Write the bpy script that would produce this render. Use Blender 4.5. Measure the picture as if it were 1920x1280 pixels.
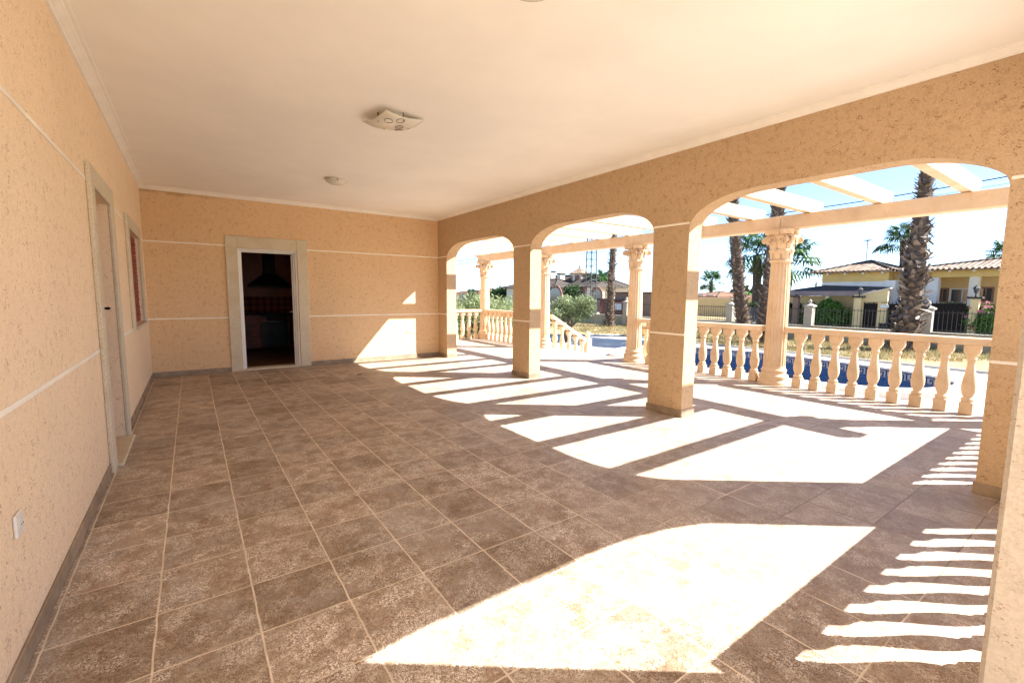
import bpy, math, random
from mathutils import Vector, Matrix
from mathutils.geometry import tessellate_polygon
R_ = math.radians
sc = bpy.context.scene
for o in list(bpy.data.objects): bpy.data.objects.remove(o)
# ------------------------------------------------------------------ camera
FPX = 848.24
_y, _p, _r = R_(35.255), R_(5.903), R_(.449)
Fv = Vector((math.sin(_y)*math.cos(_p), math.cos(_y)*math.cos(_p), -math.sin(_p)))
R0 = Vector((math.cos(_y), -math.sin(_y), 0)); U0 = R0.cross(Fv)
Rv = R0*math.cos(_r)+U0*math.sin(_r); Uv = -R0*math.sin(_r)+U0*math.cos(_r)
CAM = Vector((0, 0, 1.4))
cd = bpy.data.cameras.new('camera'); cam = bpy.data.objects.new('camera', cd)
sc.collection.objects.link(cam); sc.camera = cam
M = Matrix((Rv, Uv, -Fv)).transposed().to_4x4(); M.translation = CAM
cam.matrix_world = M
cd.sensor_fit = 'HORIZONTAL'; cd.sensor_width = 36; cd.lens = FPX/1920*36
cd.clip_start = .02; cd.clip_end = 3000
# ------------------------------------------------------------------ light
ELEV, AZ = math.atan(.918), math.atan2(.8, -.6)
w = bpy.data.worlds.new('World'); sc.world = w; w.use_nodes = True
nt = w.node_tree; bg = nt.nodes['Background']
sky = nt.nodes.new('ShaderNodeTexSky'); sky.sky_type = 'NISHITA'; sky.sun_disc = False
sky.sun_elevation = ELEV; sky.sun_rotation = AZ; sky.air_density = .55; sky.dust_density = .15; sky.ozone_density = 3.0
tcw = nt.nodes.new('ShaderNodeTexCoord'); mp = nt.nodes.new('ShaderNodeMapping'); mp.inputs['Scale'].default_value = (1.2, 1.2, 5)
nz = nt.nodes.new('ShaderNodeTexNoise'); nz.inputs['Scale'].default_value = 2.6; nz.inputs['Detail'].default_value = 7; nz.inputs['Distortion'].default_value = .5
cr = nt.nodes.new('ShaderNodeValToRGB'); cr.color_ramp.elements[0].position = .46; cr.color_ramp.elements[1].position = .78
cr.color_ramp.elements[1].color = (.55, .55, .55, 1)
mx = nt.nodes.new('ShaderNodeMix'); mx.data_type = 'RGBA'; mx.inputs[7].default_value = (1.9, 2.4, 2.7, 1)
nt.links.new(tcw.outputs['Generated'], mp.inputs[0]); nt.links.new(mp.outputs[0], nz.inputs['Vector']); nt.links.new(nz.outputs[0], cr.inputs[0])
nt.links.new(cr.outputs[0], mx.inputs[0]); nt.links.new(sky.outputs[0], mx.inputs[6]); nt.links.new(mx.outputs[2], bg.inputs[0])
bg.inputs[1].default_value = .07
sl = bpy.data.lights.new('sun', 'SUN'); sl.energy = 3.6; sl.angle = R_(.5); sl.color = (1, .965, .91)
so = bpy.data.objects.new('sun', sl); sc.collection.objects.link(so)
so.rotation_mode = 'QUATERNION'; so.rotation_quaternion = Vector((.8, -.6, .918)).to_track_quat('Z', 'Y')
so.location = (20, -15, 23)
sc.view_settings.view_transform = 'Standard'; sc.view_settings.look = 'None'
sc.view_settings.gamma = 1; sc.view_settings.exposure = 2.56
sc.cycles.max_bounces = 10; sc.cycles.diffuse_bounces = 7; sc.cycles.glossy_bounces = 4
sc.cycles.use_denoising = True; sc.cycles.sample_clamp_indirect = 8
sc.cycles.use_adaptive_sampling = True

rnd = random.Random(7)
def at(u, v, X):
    d = Fv + Rv*((u-960)/FPX) + Uv*((640-v)/FPX); return CAM + d*((X-CAM.x)/d.x)
def atd(u, v, dep):
    return CAM + (Fv + Rv*((u-960)/FPX) + Uv*((640-v)/FPX))*dep
def atz(u, v, z):
    d = Fv + Rv*((u-960)/FPX) + Uv*((640-v)/FPX); return CAM + d*((z-CAM.z)/d.z)
# ------------------------------------------------------------------ materials
def ramp(n, pts):
    el = n.color_ramp.elements
    while len(el) < len(pts): el.new(.5)
    for e, (p, c) in zip(el, pts):
        e.position = p; e.color = (*c, 1) if len(c) == 3 else c
class NT:
    def __init__(s, name):
        s.m = bpy.data.materials.new(name); s.m.use_nodes = True; s.t = s.m.node_tree
        s.b = s.t.nodes['Principled BSDF']; s.tc = s.t.nodes.new('ShaderNodeTexCoord')
    def lk(s, a, b): s.t.links.new(a, b)
    def put(s, inp, v):
        if hasattr(v, 'is_output'): s.lk(v, inp)
        else:
            try: inp.default_value = v
            except Exception: inp.default_value = (*v, 1)
    def pos(s, scale=(1, 1, 1), rot=(0, 0, 0)):
        n = s.t.nodes.new('ShaderNodeMapping'); n.inputs['Scale'].default_value = scale; n.inputs['Rotation'].default_value = rot
        s.lk(s.tc.outputs['Object'], n.inputs[0]); return n.outputs[0]
    def noise(s, scale, detail=3, rough=.5, dist=0, vec=None):
        n = s.t.nodes.new('ShaderNodeTexNoise'); s.put(n.inputs['Scale'], scale); n.inputs['Detail'].default_value = detail
        n.inputs['Roughness'].default_value = rough; n.inputs['Distortion'].default_value = dist
        s.lk(vec or s.tc.outputs['Object'], n.inputs['Vector']); return n.outputs[0]
    def vor(s, scale, vec=None, feat='F1', out='Distance'):
        n = s.t.nodes.new('ShaderNodeTexVoronoi'); n.feature = feat; n.inputs['Scale'].default_value = scale
        s.lk(vec or s.tc.outputs['Object'], n.inputs['Vector']); return n.outputs[out]
    def math(s, op, a, b=0., c=None):
        n = s.t.nodes.new('ShaderNodeMath'); n.operation = op; s.put(n.inputs[0], a); s.put(n.inputs[1], b)
        if c is not None: s.put(n.inputs[2], c)
        return n.outputs[0]
    def step(s, v, a, b, lo=0., hi=1.):
        n = s.t.nodes.new('ShaderNodeMapRange'); n.interpolation_type = 'SMOOTHSTEP'; s.put(n.inputs[0], v)
        for i, x in enumerate((a, b, lo, hi)): n.inputs[i+1].default_value = x
        return n.outputs[0]
    def mix(s, f, a, b, mode='MIX'):
        n = s.t.nodes.new('ShaderNodeMix'); n.data_type = 'RGBA'; n.blend_type = mode
        s.put(n.inputs[0], f)
        for i, v in ((6, a), (7, b)):
            if hasattr(v, 'is_output'): s.lk(v, n.inputs[i])
            else: n.inputs[i].default_value = (*v[:3], 1)
        return n.outputs[2]
    def ramp(s, v, pts):
        n = s.t.nodes.new('ShaderNodeValToRGB'); ramp(n, pts); s.lk(v, n.inputs[0]); return n.outputs[0]
    def bump(s, h, strength=.3, dist=.01):
        n = s.t.nodes.new('ShaderNodeBump'); n.inputs['Strength'].default_value = strength; n.inputs['Distance'].default_value = dist
        s.lk(h, n.inputs['Height']); s.lk(n.outputs[0], s.b.inputs['Normal'])
    def done(s, col, rough=.7, spec=.4, metal=0):
        s.put(s.b.inputs['Base Color'], col if hasattr(col, 'is_output') else (*col[:3], 1)); s.put(s.b.inputs['Roughness'], rough)
        s.b.inputs['Specular IOR Level'].default_value = spec; s.b.inputs['Metallic'].default_value = metal
        return s.m
def hsvar(c, k): return tuple(max(0, min(1, x*k)) for x in c)
def simple(name, c, rough=.6, var=.15, scale=3., bump=.0, spec=.4, metal=0, bscale=60):
    n = NT(name); a = n.noise(scale, 5, .6)
    col = n.mix(n.step(a, .3, .7), hsvar(c, 1-var), hsvar(c, 1+var))
    if bump: n.bump(n.noise(bscale, 4), bump, .006)
    return n.done(col, rough, spec, metal)
def stucco(name, c, dark, pits=.10, ps=58., grain=.14, stain=False):
    n = NT(name)
    st = n.pos((1, 1, 1.5))
    wob = n.noise(55, 3, .6)
    v = n.vor(ps, st); thr = n.math('MULTIPLY', n.step(n.noise(14, 3, .6), .47, .66), .38)
    v2 = n.math('ADD', v, n.math('MULTIPLY', n.math('SUBTRACT', wob, .5), .55))
    pit = n.step(n.math('SUBTRACT', v2, thr), .03, -.05)
    v3 = n.math('ADD', n.vor(ps*3, st), n.math('MULTIPLY', n.math('SUBTRACT', n.noise(130, 2), .5), .5))
    pit2 = n.math('MULTIPLY', n.step(n.math('SUBTRACT', v3, n.math('MULTIPLY', n.step(n.noise(24, 3), .4, .7), .4)), .04, -.05), .7)
    fine = n.noise(95, 4, .7); low = n.noise(.8, 5, .6)
    col = n.mix(n.step(fine, .3, .7), hsvar(c, 1-grain), hsvar(c, 1+grain))
    col = n.mix(n.step(low, .3, .7), col, hsvar(c, .93)) if False else col
    col = n.mix(n.math('MULTIPLY', n.step(low, .35, .7), .32), col, hsvar(c, .84))
    sm = n.step(n.noise(2.3, 6, .75, .8), .58, .68); col = n.mix(n.math('MULTIPLY', sm, .14), col, hsvar(c, 1.15))
    allp = n.math('MAXIMUM', pit, pit2)
    col = n.mix(n.math('MULTIPLY', allp, .78), col, dark)
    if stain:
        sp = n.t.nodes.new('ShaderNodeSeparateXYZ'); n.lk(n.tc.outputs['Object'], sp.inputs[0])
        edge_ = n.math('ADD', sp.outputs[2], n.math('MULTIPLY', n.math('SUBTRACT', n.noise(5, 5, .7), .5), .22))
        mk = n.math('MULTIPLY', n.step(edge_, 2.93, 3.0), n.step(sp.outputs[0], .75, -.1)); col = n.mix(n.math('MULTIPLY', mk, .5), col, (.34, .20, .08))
    h = n.math('SUBTRACT', n.math('MULTIPLY', fine, .35), allp)
    n.bump(h, .5, .006)
    return n.done(col, .92, .15)
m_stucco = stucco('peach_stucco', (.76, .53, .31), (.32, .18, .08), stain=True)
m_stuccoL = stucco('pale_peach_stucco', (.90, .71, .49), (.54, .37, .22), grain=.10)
m_stuccoA = stucco('shaded_stucco', (.56, .40, .245), (.25, .135, .065))  # wall stucco made darker: shade on the arcade put into the base colour
m_strip = stucco('pinkish_stucco', (.52, .48, .44), (.36, .28, .22), ps=70)
m_groove = simple('cream_joint', (.90, .84, .72), .8, .08)
m_ceil = simple('cream_ceiling_paint', (.90, .87, .81), .9, .03, 1.2, .08, .2, bscale=220)
m_cornice = simple('cream_plaster_moulding', (.88, .84, .76), .7, .04, 4)
def surround():
    n = NT('speckled_cream_stone'); f = n.noise(140, 4, .7); l = n.noise(5, 4)
    col = n.mix(n.step(f, .35, .65), (.50, .42, .29), (.76, .68, .52)); col = n.mix(n.math('MULTIPLY', n.step(l, .4, .75), .35), col, (.50, .38, .22))
    n.bump(f, .3, .003); return n.done(col, .75, .3)
m_surr = surround()
def tiles(name='brown_floor_tiles'):
    n = NT(name)
    sx = n.t.nodes.new('ShaderNodeSeparateXYZ'); n.lk(n.tc.outputs['Object'], sx.inputs[0])
    wb = n.math('MULTIPLY', n.math('SUBTRACT', n.noise(9, 3), .5), .012)
    X = n.math('DIVIDE', n.math('ADD', n.math('ADD', sx.outputs[0], .193), wb), .3585)
    Y = n.math('DIVIDE', n.math('ADD', n.math('SUBTRACT', sx.outputs[1], 2.39), wb), .376)
    cell = n.t.nodes.new('ShaderNodeCombineXYZ'); n.lk(n.math('FLOOR', X), cell.inputs[0]); n.lk(n.math('FLOOR', Y), cell.inputs[1])
    wn = n.t.nodes.new('ShaderNodeTexWhiteNoise'); n.lk(cell.outputs[0], wn.inputs['Vector'])
    def edge(V, wdt):
        f = n.math('FRACT', V); d = n.math('MINIMUM', f, n.math('SUBTRACT', 1, f)); return n.step(d, wdt, wdt*1.9, 1, 0)
    gx = edge(X, .0072); gy = edge(Y, .0062)
    grout = n.math('MAXIMUM', gx, n.math('MULTIPLY', gy, .95))
    # per-tile offset of the print
    off = n.t.nodes.new('ShaderNodeVectorMath'); off.operation = 'MULTIPLY_ADD'
    n.lk(wn.outputs['Color'], off.inputs[0]); off.inputs[1].default_value = (9, 9, 9); n.lk(n.tc.outputs['Object'], off.inputs[2])
    P = off.outputs[0]
    cloud = n.math('ADD', n.math('MULTIPLY', n.noise(6, 6, .7, .4, P), .7), n.math('MULTIPLY', n.noise(55, 4, .7, 0, P), .3))
    base = n.ramp(cloud, [(.34, (.17, .11, .065)), (.46, (.30, .215, .14)), (.56, (.41, .315, .225)), (.70, (.53, .445, .35))])
    wv = n.math('ABSOLUTE', n.math('SUBTRACT', n.noise(46, 2, .6, 1.8, P), .5))
    patch = n.step(n.noise(7, 5, .65, 0, P), .42, .60)
    near = n.step(sx.outputs[1], 6.5, 2.2)
    right = n.step(sx.outputs[0], 1.6, 3.2)
    worn = n.math('MULTIPLY', right, n.step(n.noise(1.6, 3), .2, .5))
    amount = n.math('SUBTRACT', n.math('ADD', .5, n.math('MULTIPLY', near, .6)), n.math('MULTIPLY', worn, .25))
    worm = n.math('MULTIPLY', n.math('MULTIPLY', n.step(wv, .070, .028), n.math('ADD', .18, n.math('MULTIPLY', patch, .82))), amount)
    col = n.mix(worm, base, (.80, .73, .63))
    wk = n.math('ABSOLUTE', n.math('SUBTRACT', n.noise(62, 2, .6, 1.4, P), .46))
    col = n.mix(n.math('MULTIPLY', n.math('MULTIPLY', n.step(wk, .045, .015), .75), amount), col, (.12, .075, .042))
    rust = n.math('MULTIPLY', n.step(n.noise(11, 6, .75, .5, P), .50, .66), n.step(n.noise(70, 3, .7, 0, P), .38, .58))
    col = n.mix(n.math('MULTIPLY', rust, .62), col, (.27, .125, .045))
    tint = n.ramp(wn.outputs['Value'], [(0, (.78, .75, .72)), (.5, (1, 1, 1)), (1, (1.18, 1.18, 1.2))])
    col = n.mix(1., col, tint, 'MULTIPLY')
    grime = n.step(n.noise(1.3, 7, .75, .6), .48, .64)
    col = n.mix(n.math('MULTIPLY', grime, .38), col, (.47, .43, .38))
    col = n.mix(n.math('MULTIPLY', worn, .42), col, (.32, .275, .24))
    gd = n.step(n.noise(.9, 2), .40, .50)
    gv = n.step(n.noise(7, 3), .3, .6)
    gcol = n.mix(n.math('MULTIPLY', n.math('MULTIPLY', worn, gd), .95), (.80, .70, .55), (.12, .085, .065))
    gcol = n.mix(n.math('MULTIPLY', gv, .35), gcol, (.36, .26, .17))
    col = n.mix(grout, col, gcol)
    h = n.math('ADD', n.math('MULTIPLY', n.math('SUBTRACT', 1, grout), 1.0), n.math('MULTIPLY', worm, .15))
    n.bump(h, .35, .004)
    rough = n.math('ADD', n.math('ADD', .42, n.math('MULTIPLY', grime, .12)), n.math('MULTIPLY', n.noise(22, 3), .2))
    return n.done(col, rough, .45)
m_tiles = tiles()
m_skirt = simple('brown_skirting_tile', (.31, .235, .16), .55, .25, 6, .1)
m_cast = None
def caststone():
    n = NT('cast_stone'); f = n.noise(90, 4, .7); l = n.noise(3.5, 5, .6); v = n.noise(14, 4, .6, .8)
    col = n.ramp(l, [(.3, (.60, .44, .28)), (.5, (.68, .52, .35)), (.72, (.72, .58, .42))])
    col = n.mix(n.math('MULTIPLY', n.step(v, .55, .7), .35), col, (.55, .33, .18))
    oi = n.t.nodes.new('ShaderNodeObjectInfo')
    col = n.mix(1., col, n.ramp(oi.outputs['Random'], [(0, (.88, .86, .84)), (1, (1.05, 1.05, 1.04))]), 'MULTIPLY')
    dk = n.step(n.noise(30, 5, .7), .58, .72); col = n.mix(n.math('MULTIPLY', dk, .35), col, (.38, .27, .18))
    n.bump(f, .3, .004); return n.done(col, .8, .25)
m_cast = caststone()
m_white = simple('white_painted_frame', (.80, .78, .72), .45, .04)
m_plastic = simple('white_plastic', (.80, .77, .70), .35, .03)
m_darkm = simple('dark_grille', (.03, .025, .02), .5, .2)
m_glass = simple('frosted_glass_shade', (.66, .63, .54), .25, .05, 6)
m_brass = simple('brown_metal', (.16, .11, .07), .4, .1, metal=.6)
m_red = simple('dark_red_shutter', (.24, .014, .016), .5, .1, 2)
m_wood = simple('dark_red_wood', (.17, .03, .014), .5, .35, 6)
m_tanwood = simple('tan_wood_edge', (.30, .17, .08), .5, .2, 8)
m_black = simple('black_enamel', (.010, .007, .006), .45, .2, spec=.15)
m_steel = simple('brushed_steel', (.55, .55, .55), .3, .05, metal=1)
def backsplash():
    n = NT('patterned_wall_tiles'); ch = n.t.nodes.new('ShaderNodeTexChecker'); ch.inputs['Scale'].default_value = 9
    n.lk(n.pos((1, 1, 1), (0, R_(45), 0)), ch.inputs['Vector']); ch.inputs['Color1'].default_value = (.20, .05, .028, 1); ch.inputs['Color2'].default_value = (.09, .018, .01, 1)
    return n.done(ch.outputs[0], .8, .1)
m_splash = backsplash()
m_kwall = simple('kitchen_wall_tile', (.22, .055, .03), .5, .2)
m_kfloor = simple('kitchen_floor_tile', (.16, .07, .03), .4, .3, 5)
m_pave = simple('pale_stone_paving', (.56, .52, .47), .85, .12, 2, .15)
m_coping = simple('white_pool_coping', (.74, .72, .68), .8, .07, 4, .1)
m_riser = simple('pinkish_riser', (.66, .52, .47), .85, .1, 3)
def mosaic():
    n = NT('blue_pool_mosaic'); b = n.t.nodes.new('ShaderNodeTexVoronoi'); b.inputs['Scale'].default_value = 32; b.distance = 'CHEBYCHEV'; b.inputs['Randomness'].default_value = .05
    n.lk(n.tc.outputs['Object'], b.inputs['Vector'])
    col = n.mix(n.math('MULTIPLY', b.outputs['Color'], 1), (.010, .075, .30), (.03, .17, .48)) if False else None
    sp = n.t.nodes.new('ShaderNodeSeparateColor'); n.lk(b.outputs['Color'], sp.inputs[0])
    col = n.mix(sp.outputs[0], (.02, .085, .24), (.045, .15, .34))
    return n.done(col, .25, .5)
m_mosaic = mosaic()
m_keybg = simple('pale_blue_band_tile', (.50, .56, .62), .4, .1)
m_key = simple('navy_key_tile', (.012, .02, .09), .4, .1)
def water():
    n = NT('pool_water'); n.b.inputs['IOR'].default_value = 1.33
    n.bump(n.noise(7, 3), .12, .02)
    return n.done((.006, .020, .065), .05, .5)
m_water = water()
def groundm():
    n = NT('dry_ground'); a = n.noise(.35, 6, .6); b = n.noise(9, 6, .7); c = n.noise(2.2, 5, .6)
    col = n.ramp(a, [(.3, (.20, .14, .07)), (.5, (.26, .19, .10)), (.7, (.31, .24, .14))])
    col = n.mix(n.math('MULTIPLY', n.step(c, .55, .68), .5), col, (.16, .18, .06))
    col = n.mix(n.math('MULTIPLY', n.step(b, .35, .7), .5), col, (.46, .36, .22)); n.bump(b, .6, .03)
    return n.done(col, .95, .1)
m_ground = groundm()
m_asph = simple('grey_asphalt', (.14, .135, .13), .9, .15, 4, .2)
m_kerb = simple('concrete_kerb', (.42, .40, .36), .85, .1, 3, .1)
m_olivewall = simple('weathered_render', (.32, .29, .20), .9, .2, 1.5, .15)
m_pier = simple('grey_beige_render', (.42, .38, .31), .9, .1, 2, .1)
m_iron = simple('black_iron', (.025, .022, .022), .5, .2)
m_irong = simple('greyed_iron', (.07, .07, .075), .6, .2)
m_yel = simple('yellow_render', (.66, .47, .17), .9, .06, 2, .05)
m_yel2 = simple('pale_yellow_render', (.70, .54, .27), .9, .05, 2, .05)
m_cream = simple('cream_render', (.72, .66, .52), .9, .05, 2, .05)
m_wh = simple('white_render', (.72, .71, .68), .9, .05, 2, .05)
m_greyroof = simple('dark_slate_membrane', (.045, .045, .055), .8, .15, 3)
m_mauve = simple('mauve_fascia', (.26, .20, .19), .8, .08)
def rooftile(name, c1, c2, c3, ax=1, per=.23):
    n = NT(name); sp = n.t.nodes.new('ShaderNodeSeparateXYZ'); n.lk(n.tc.outputs['Object'], sp.inputs[0])
    q = n.math('FRACT', n.math('DIVIDE', sp.outputs[ax], per)); rows = n.math('FRACT', n.math('DIVIDE', sp.outputs[2], .075))
    k = n.t.nodes.new('ShaderNodeTexWhiteNoise'); cb = n.t.nodes.new('ShaderNodeCombineXYZ')
    n.lk(n.math('FLOOR', n.math('DIVIDE', sp.outputs[ax], per)), cb.inputs[0]); n.lk(n.math('FLOOR', n.math('DIVIDE', sp.outputs[2], .075)), cb.inputs[1]); n.lk(cb.outputs[0], k.inputs['Vector'])
    col = n.ramp(k.outputs['Value'], [(0, c1), (.5, c2), (1, c3)])
    chan = n.step(n.math('ABSOLUTE', n.math('SUBTRACT', q, .5)), .28, .44)
    col = n.mix(n.math('MULTIPLY', chan, .75), col, hsvar(c1, .45))
    n.bump(n.math('ADD', n.math('SINE', n.math('MULTIPLY', q, 3.1416)), n.math('MULTIPLY', rows, -.4)), .9, .06)
    return n.done(col, .85, .2)
m_roofA = rooftile('tan_clay_tiles', (.16, .10, .07), (.28, .20, .14), (.38, .29, .22))
m_roofB = rooftile('weathered_brown_tiles', (.055, .045, .038), (.075, .06, .05), (.095, .08, .068))
m_roofR = rooftile('terracotta_tiles', (.17, .07, .04), (.24, .12, .07), (.30, .17, .11))
m_brick = simple('red_brick', (.27, .14, .10), .9, .2, 8)
m_brown = simple('brown_render', (.24, .15, .10), .9, .1, 2)
m_winglass = simple('dark_window_glass', (.05, .06, .07), .08, .2, spec=.8)
def leafm(name, c1, c2, c3, sc_=2.2):
    n = NT(name); a = n.noise(sc_, 4, .6); g = n.t.nodes.new('ShaderNodeNewGeometry')
    k = n.math('ADD', n.math('MULTIPLY', a, .65), n.math('MULTIPLY', g.outputs['Random Per Island'], .35))
    col = n.ramp(k, [(.28, c1), (.5, c2), (.72, c3)])
    n.b.inputs['Transmission Weight'].default_value = 0
    n.done(col, .55, .3)
    tr = n.t.nodes.new('ShaderNodeBsdfTranslucent'); n.lk(col, tr.inputs[0]); ms = n.t.nodes.new('ShaderNodeMixShader'); ms.inputs[0].default_value = .3
    n.lk(n.b.outputs[0], ms.inputs[1]); n.lk(tr.outputs[0], ms.inputs[2]); n.lk(ms.outputs[0], n.t.nodes['Material Output'].inputs[0])
    return n.m
l_olive = leafm('olive_leaves', (.11, .14, .065), (.23, .28, .13), (.38, .43, .24))
l_hedge = leafm('hedge_leaves', (.04, .09, .015), (.10, .22, .035), (.20, .36, .07))
l_dark = leafm('dark_leaves', (.012, .03, .01), (.03, .07, .02), (.06, .12, .04))
l_grey = leafm('greygreen_leaves', (.12, .16, .07), (.21, .26, .12), (.34, .38, .2))
l_palm = leafm('palm_fronds', (.015, .045, .014), (.04, .105, .03), (.10, .20, .06))
l_dry = leafm('dry_fronds', (.16, .11, .06), (.28, .21, .12), (.38, .30, .19))
l_straw = leafm('dry_grass', (.17, .14, .05), (.30, .23, .10), (.42, .33, .17), .8)
l_pink = leafm('pink_petals', (.5, .12, .16), (.7, .3, .35), (.8, .55, .55))
l_far = leafm('far_leaves', (.05, .08, .045), (.09, .13, .08), (.13, .18, .1))
m_trunk = simple('grey_bark', (.11, .085, .065), .95, .35, 9, .6, bscale=25)
m_boot = leafm('palm_boots', (.12, .09, .07), (.26, .205, .165), (.46, .39, .33), 6)
m_palmcore = simple('palm_trunk_fibre', (.10, .07, .05), .95, .4, 12, .6, bscale=30)
# ------------------------------------------------------------------ mesh helpers
COL = sc.collection
class MB:
    def __init__(s): s.v = []; s.f = []; s.s = []
    def add(s, vs, fs, smooth=False):
        b = len(s.v); s.v += [tuple(p) for p in vs]; s.f += [tuple(i+b for i in f) for f in fs]; s.s += [smooth]*len(fs); return s
    def box(s, x0, x1, y0, y1, z0, z1, bv=0):
        if bv:
            b = min(bv, (x1-x0)/2.2, (y1-y0)/2.2, (z1-z0)/2.2)
            vs = []; idx = {}
            import itertools
            for k, (sx, sy, sz) in enumerate(itertools.product((0, 1), repeat=3)):
                X, Y, Z = (x1 if sx else x0), (y1 if sy else y0), (z1 if sz else z0); dx, dy, dz = (-b if sx else b), (-b if sy else b), (-b if sz else b)
                vs += [(X, Y+dy, Z+dz), (X+dx, Y, Z+dz), (X+dx, Y+dy, Z)]
            P = lambda a, b_, c, ax: (a*4+b_*2+c)*3+ax
            fs = []
            for a in (0, 1):
                q = [P(a, 0, 0, 0), P(a, 1, 0, 0), P(a, 1, 1, 0), P(a, 0, 1, 0)]; fs.append(q if a else q[::-1])
                q = [P(0, a, 0, 1), P(1, a, 0, 1), P(1, a, 1, 1), P(0, a, 1, 1)]; fs.append(q[::-1] if a else q)
                q = [P(0, 0, a, 2), P(1, 0, a, 2), P(1, 1, a, 2), P(0, 1, a, 2)]; fs.append(q if a else q[::-1])
            for a in (0, 1):
                for c in (0, 1):
                    fs.append([P(0, a, c, 1), P(1, a, c, 1), P(1, a, c, 2), P(0, a, c, 2)])
                    fs.append([P(a, 0, c, 0), P(a, 1, c, 0), P(a, 1, c, 2), P(a, 0, c, 2)])
                    fs.append([P(a, c, 0, 0), P(a, c, 1, 0), P(a, c, 1, 1), P(a, c, 0, 1)])
                    for d in (0, 1): fs.append([P(a, c, d, 0), P(a, c, d, 1), P(a, c, d, 2)])
            return s.add(vs, fs)
        return s.add([(x0, y0, z0), (x1, y0, z0), (x1, y1, z0), (x0, y1, z0), (x0, y0, z1), (x1, y0, z1), (x1, y1, z1), (x0, y1, z1)],
                     [(3, 2, 1, 0), (4, 5, 6, 7), (0, 1, 5, 4), (1, 2, 6, 5), (2, 3, 7, 6), (3, 0, 4, 7)])
    def lathe(s, prof, n=20, c=(0, 0, 0), flute=None, smooth=True):
        vs = []; fs = []
        for (z, r) in prof:
            for k in range(n):
                a = 2*math.pi*k/n; rr = r*(flute(a) if flute else 1)
                vs.append((c[0]+rr*math.cos(a), c[1]+rr*math.sin(a), c[2]+z))
        for i in range(len(prof)-1):
            for k in range(n):
                a, b = i*n+k, i*n+(k+1) % n; fs.append((a, b, b+n, a+n))
        s.add(vs, fs, smooth); L = (len(prof)-1)*n
        s.add(vs[:n], [tuple(range(n))[::-1]]); s.add(vs[L:], [tuple(range(n))]); return s
    def tube(s, pts, rad, n=8, cap=True, smooth=True):
        pts = [Vector(p) for p in pts]; rad = rad if isinstance(rad, (list, tuple)) else [rad]*len(pts)
        vs = []; ref = None
        for i, p in enumerate(pts):
            t = (pts[min(i+1, len(pts)-1)]-pts[max(i-1, 0)]).normalized()
            if ref is None: ref = t.orthogonal().normalized()
            ref = (ref-t*ref.dot(t)).normalized(); bi = t.cross(ref)
            for k in range(n):
                a = 2*math.pi*k/n; vs.append(p+(ref*math.cos(a)+bi*math.sin(a))*rad[i])
        fs = [(i*n+k, i*n+(k+1) % n, (i+1)*n+(k+1) % n, (i+1)*n+k) for i in range(len(pts)-1) for k in range(n)]
        s.add(vs, fs, smooth)
        if cap: s.add(vs[:n], [tuple(range(n))[::-1]]); s.add(vs[-n:], [tuple(range(n))])
        return s
    def prism(s, poly, axis, a, b):
        """poly in the two other axes, extruded along axis from a to b"""
        def mk(p, t):
            return {0: (t, p[0], p[1]), 1: (p[0], t, p[1]), 2: (p[0], p[1], t)}[axis]
        n = len(poly); vs = [mk(p, a) for p in poly]+[mk(p, b) for p in poly]
        fs = [(i, (i+1) % n, (i+1) % n+n, i+n) for i in range(n)]+[tuple(range(n))[::-1], tuple(range(n, 2*n))]
        return s.add(vs, fs)
    def build(s, name, mat, parent=None, loc=None, recalc=True):
        me = bpy.data.meshes.new(name); me.from_pydata(s.v, [], s.f); me.polygons.foreach_set('use_smooth', s.s)
        me.materials.append(mat); me.update()
        if recalc and len(s.f) < 6000:
            import bmesh
            bm = bmesh.new(); bm.from_mesh(me); bmesh.ops.recalc_face_normals(bm, faces=bm.faces); bm.to_mesh(me); bm.free()
        o = bpy.data.objects.new(name, me); COL.objects.link(o)
        if parent: o.parent = parent
        if loc: o.location = loc
        return o
def tag(o, label=None, cat=None, group=None, kind=None):
    if label: o['label'] = label
    if cat: o['category'] = cat
    if group: o['group'] = group
    if kind: o['kind'] = kind
    return o
def thing(name, label, cat, loc=(0, 0, 0), rz=0, group=None):
    o = bpy.data.objects.new(name, None); COL.objects.link(o); o.location = loc; o.rotation_euler.z = rz; o.empty_display_size = .2
    return tag(o, label, cat, group)
def copy_tree(o, parent=None):
    c = o.copy(); COL.objects.link(c); c.parent = parent
    for ch in [k for k in bpy.data.objects if k.parent == o]: copy_tree(ch, c)
    return c
def catmull(pts, n=8, closed=True):
    out = []; N = len(pts); P = [Vector(p) for p in pts]
    for i in range(N if closed else N-1):
        p0, p1, p2, p3 = (P[(i-1) % N], P[i], P[(i+1) % N], P[(i+2) % N]) if closed else (P[max(i-1, 0)], P[i], P[i+1], P[min(i+2, N-1)])
        for k in range(n):
            t = k/n; out.append(.5*((2*p1)+(p2-p0)*t+(2*p0-5*p1+4*p2-p3)*t*t+(-p0+3*p1-3*p2+p3)*t**3))
    if not closed: out.append(P[-1])
    return out
def sheet(name, outer, holes, z, mat, label=None):
    loops = [[Vector((p[0], p[1], 0)) for p in outer]]+[[Vector((p[0], p[1], 0)) for p in h] for h in holes]
    tris = tessellate_polygon(loops); flat = [p for l in loops for p in l]
    mb = MB(); mb.add([(p.x, p.y, z) for p in flat], [tuple(t) for t in tris]); o = mb.build(name, mat)
    me = o.data
    if me.polygons[0].normal.z < 0: me.flip_normals()
    return tag(o, label, kind='structure')

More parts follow.
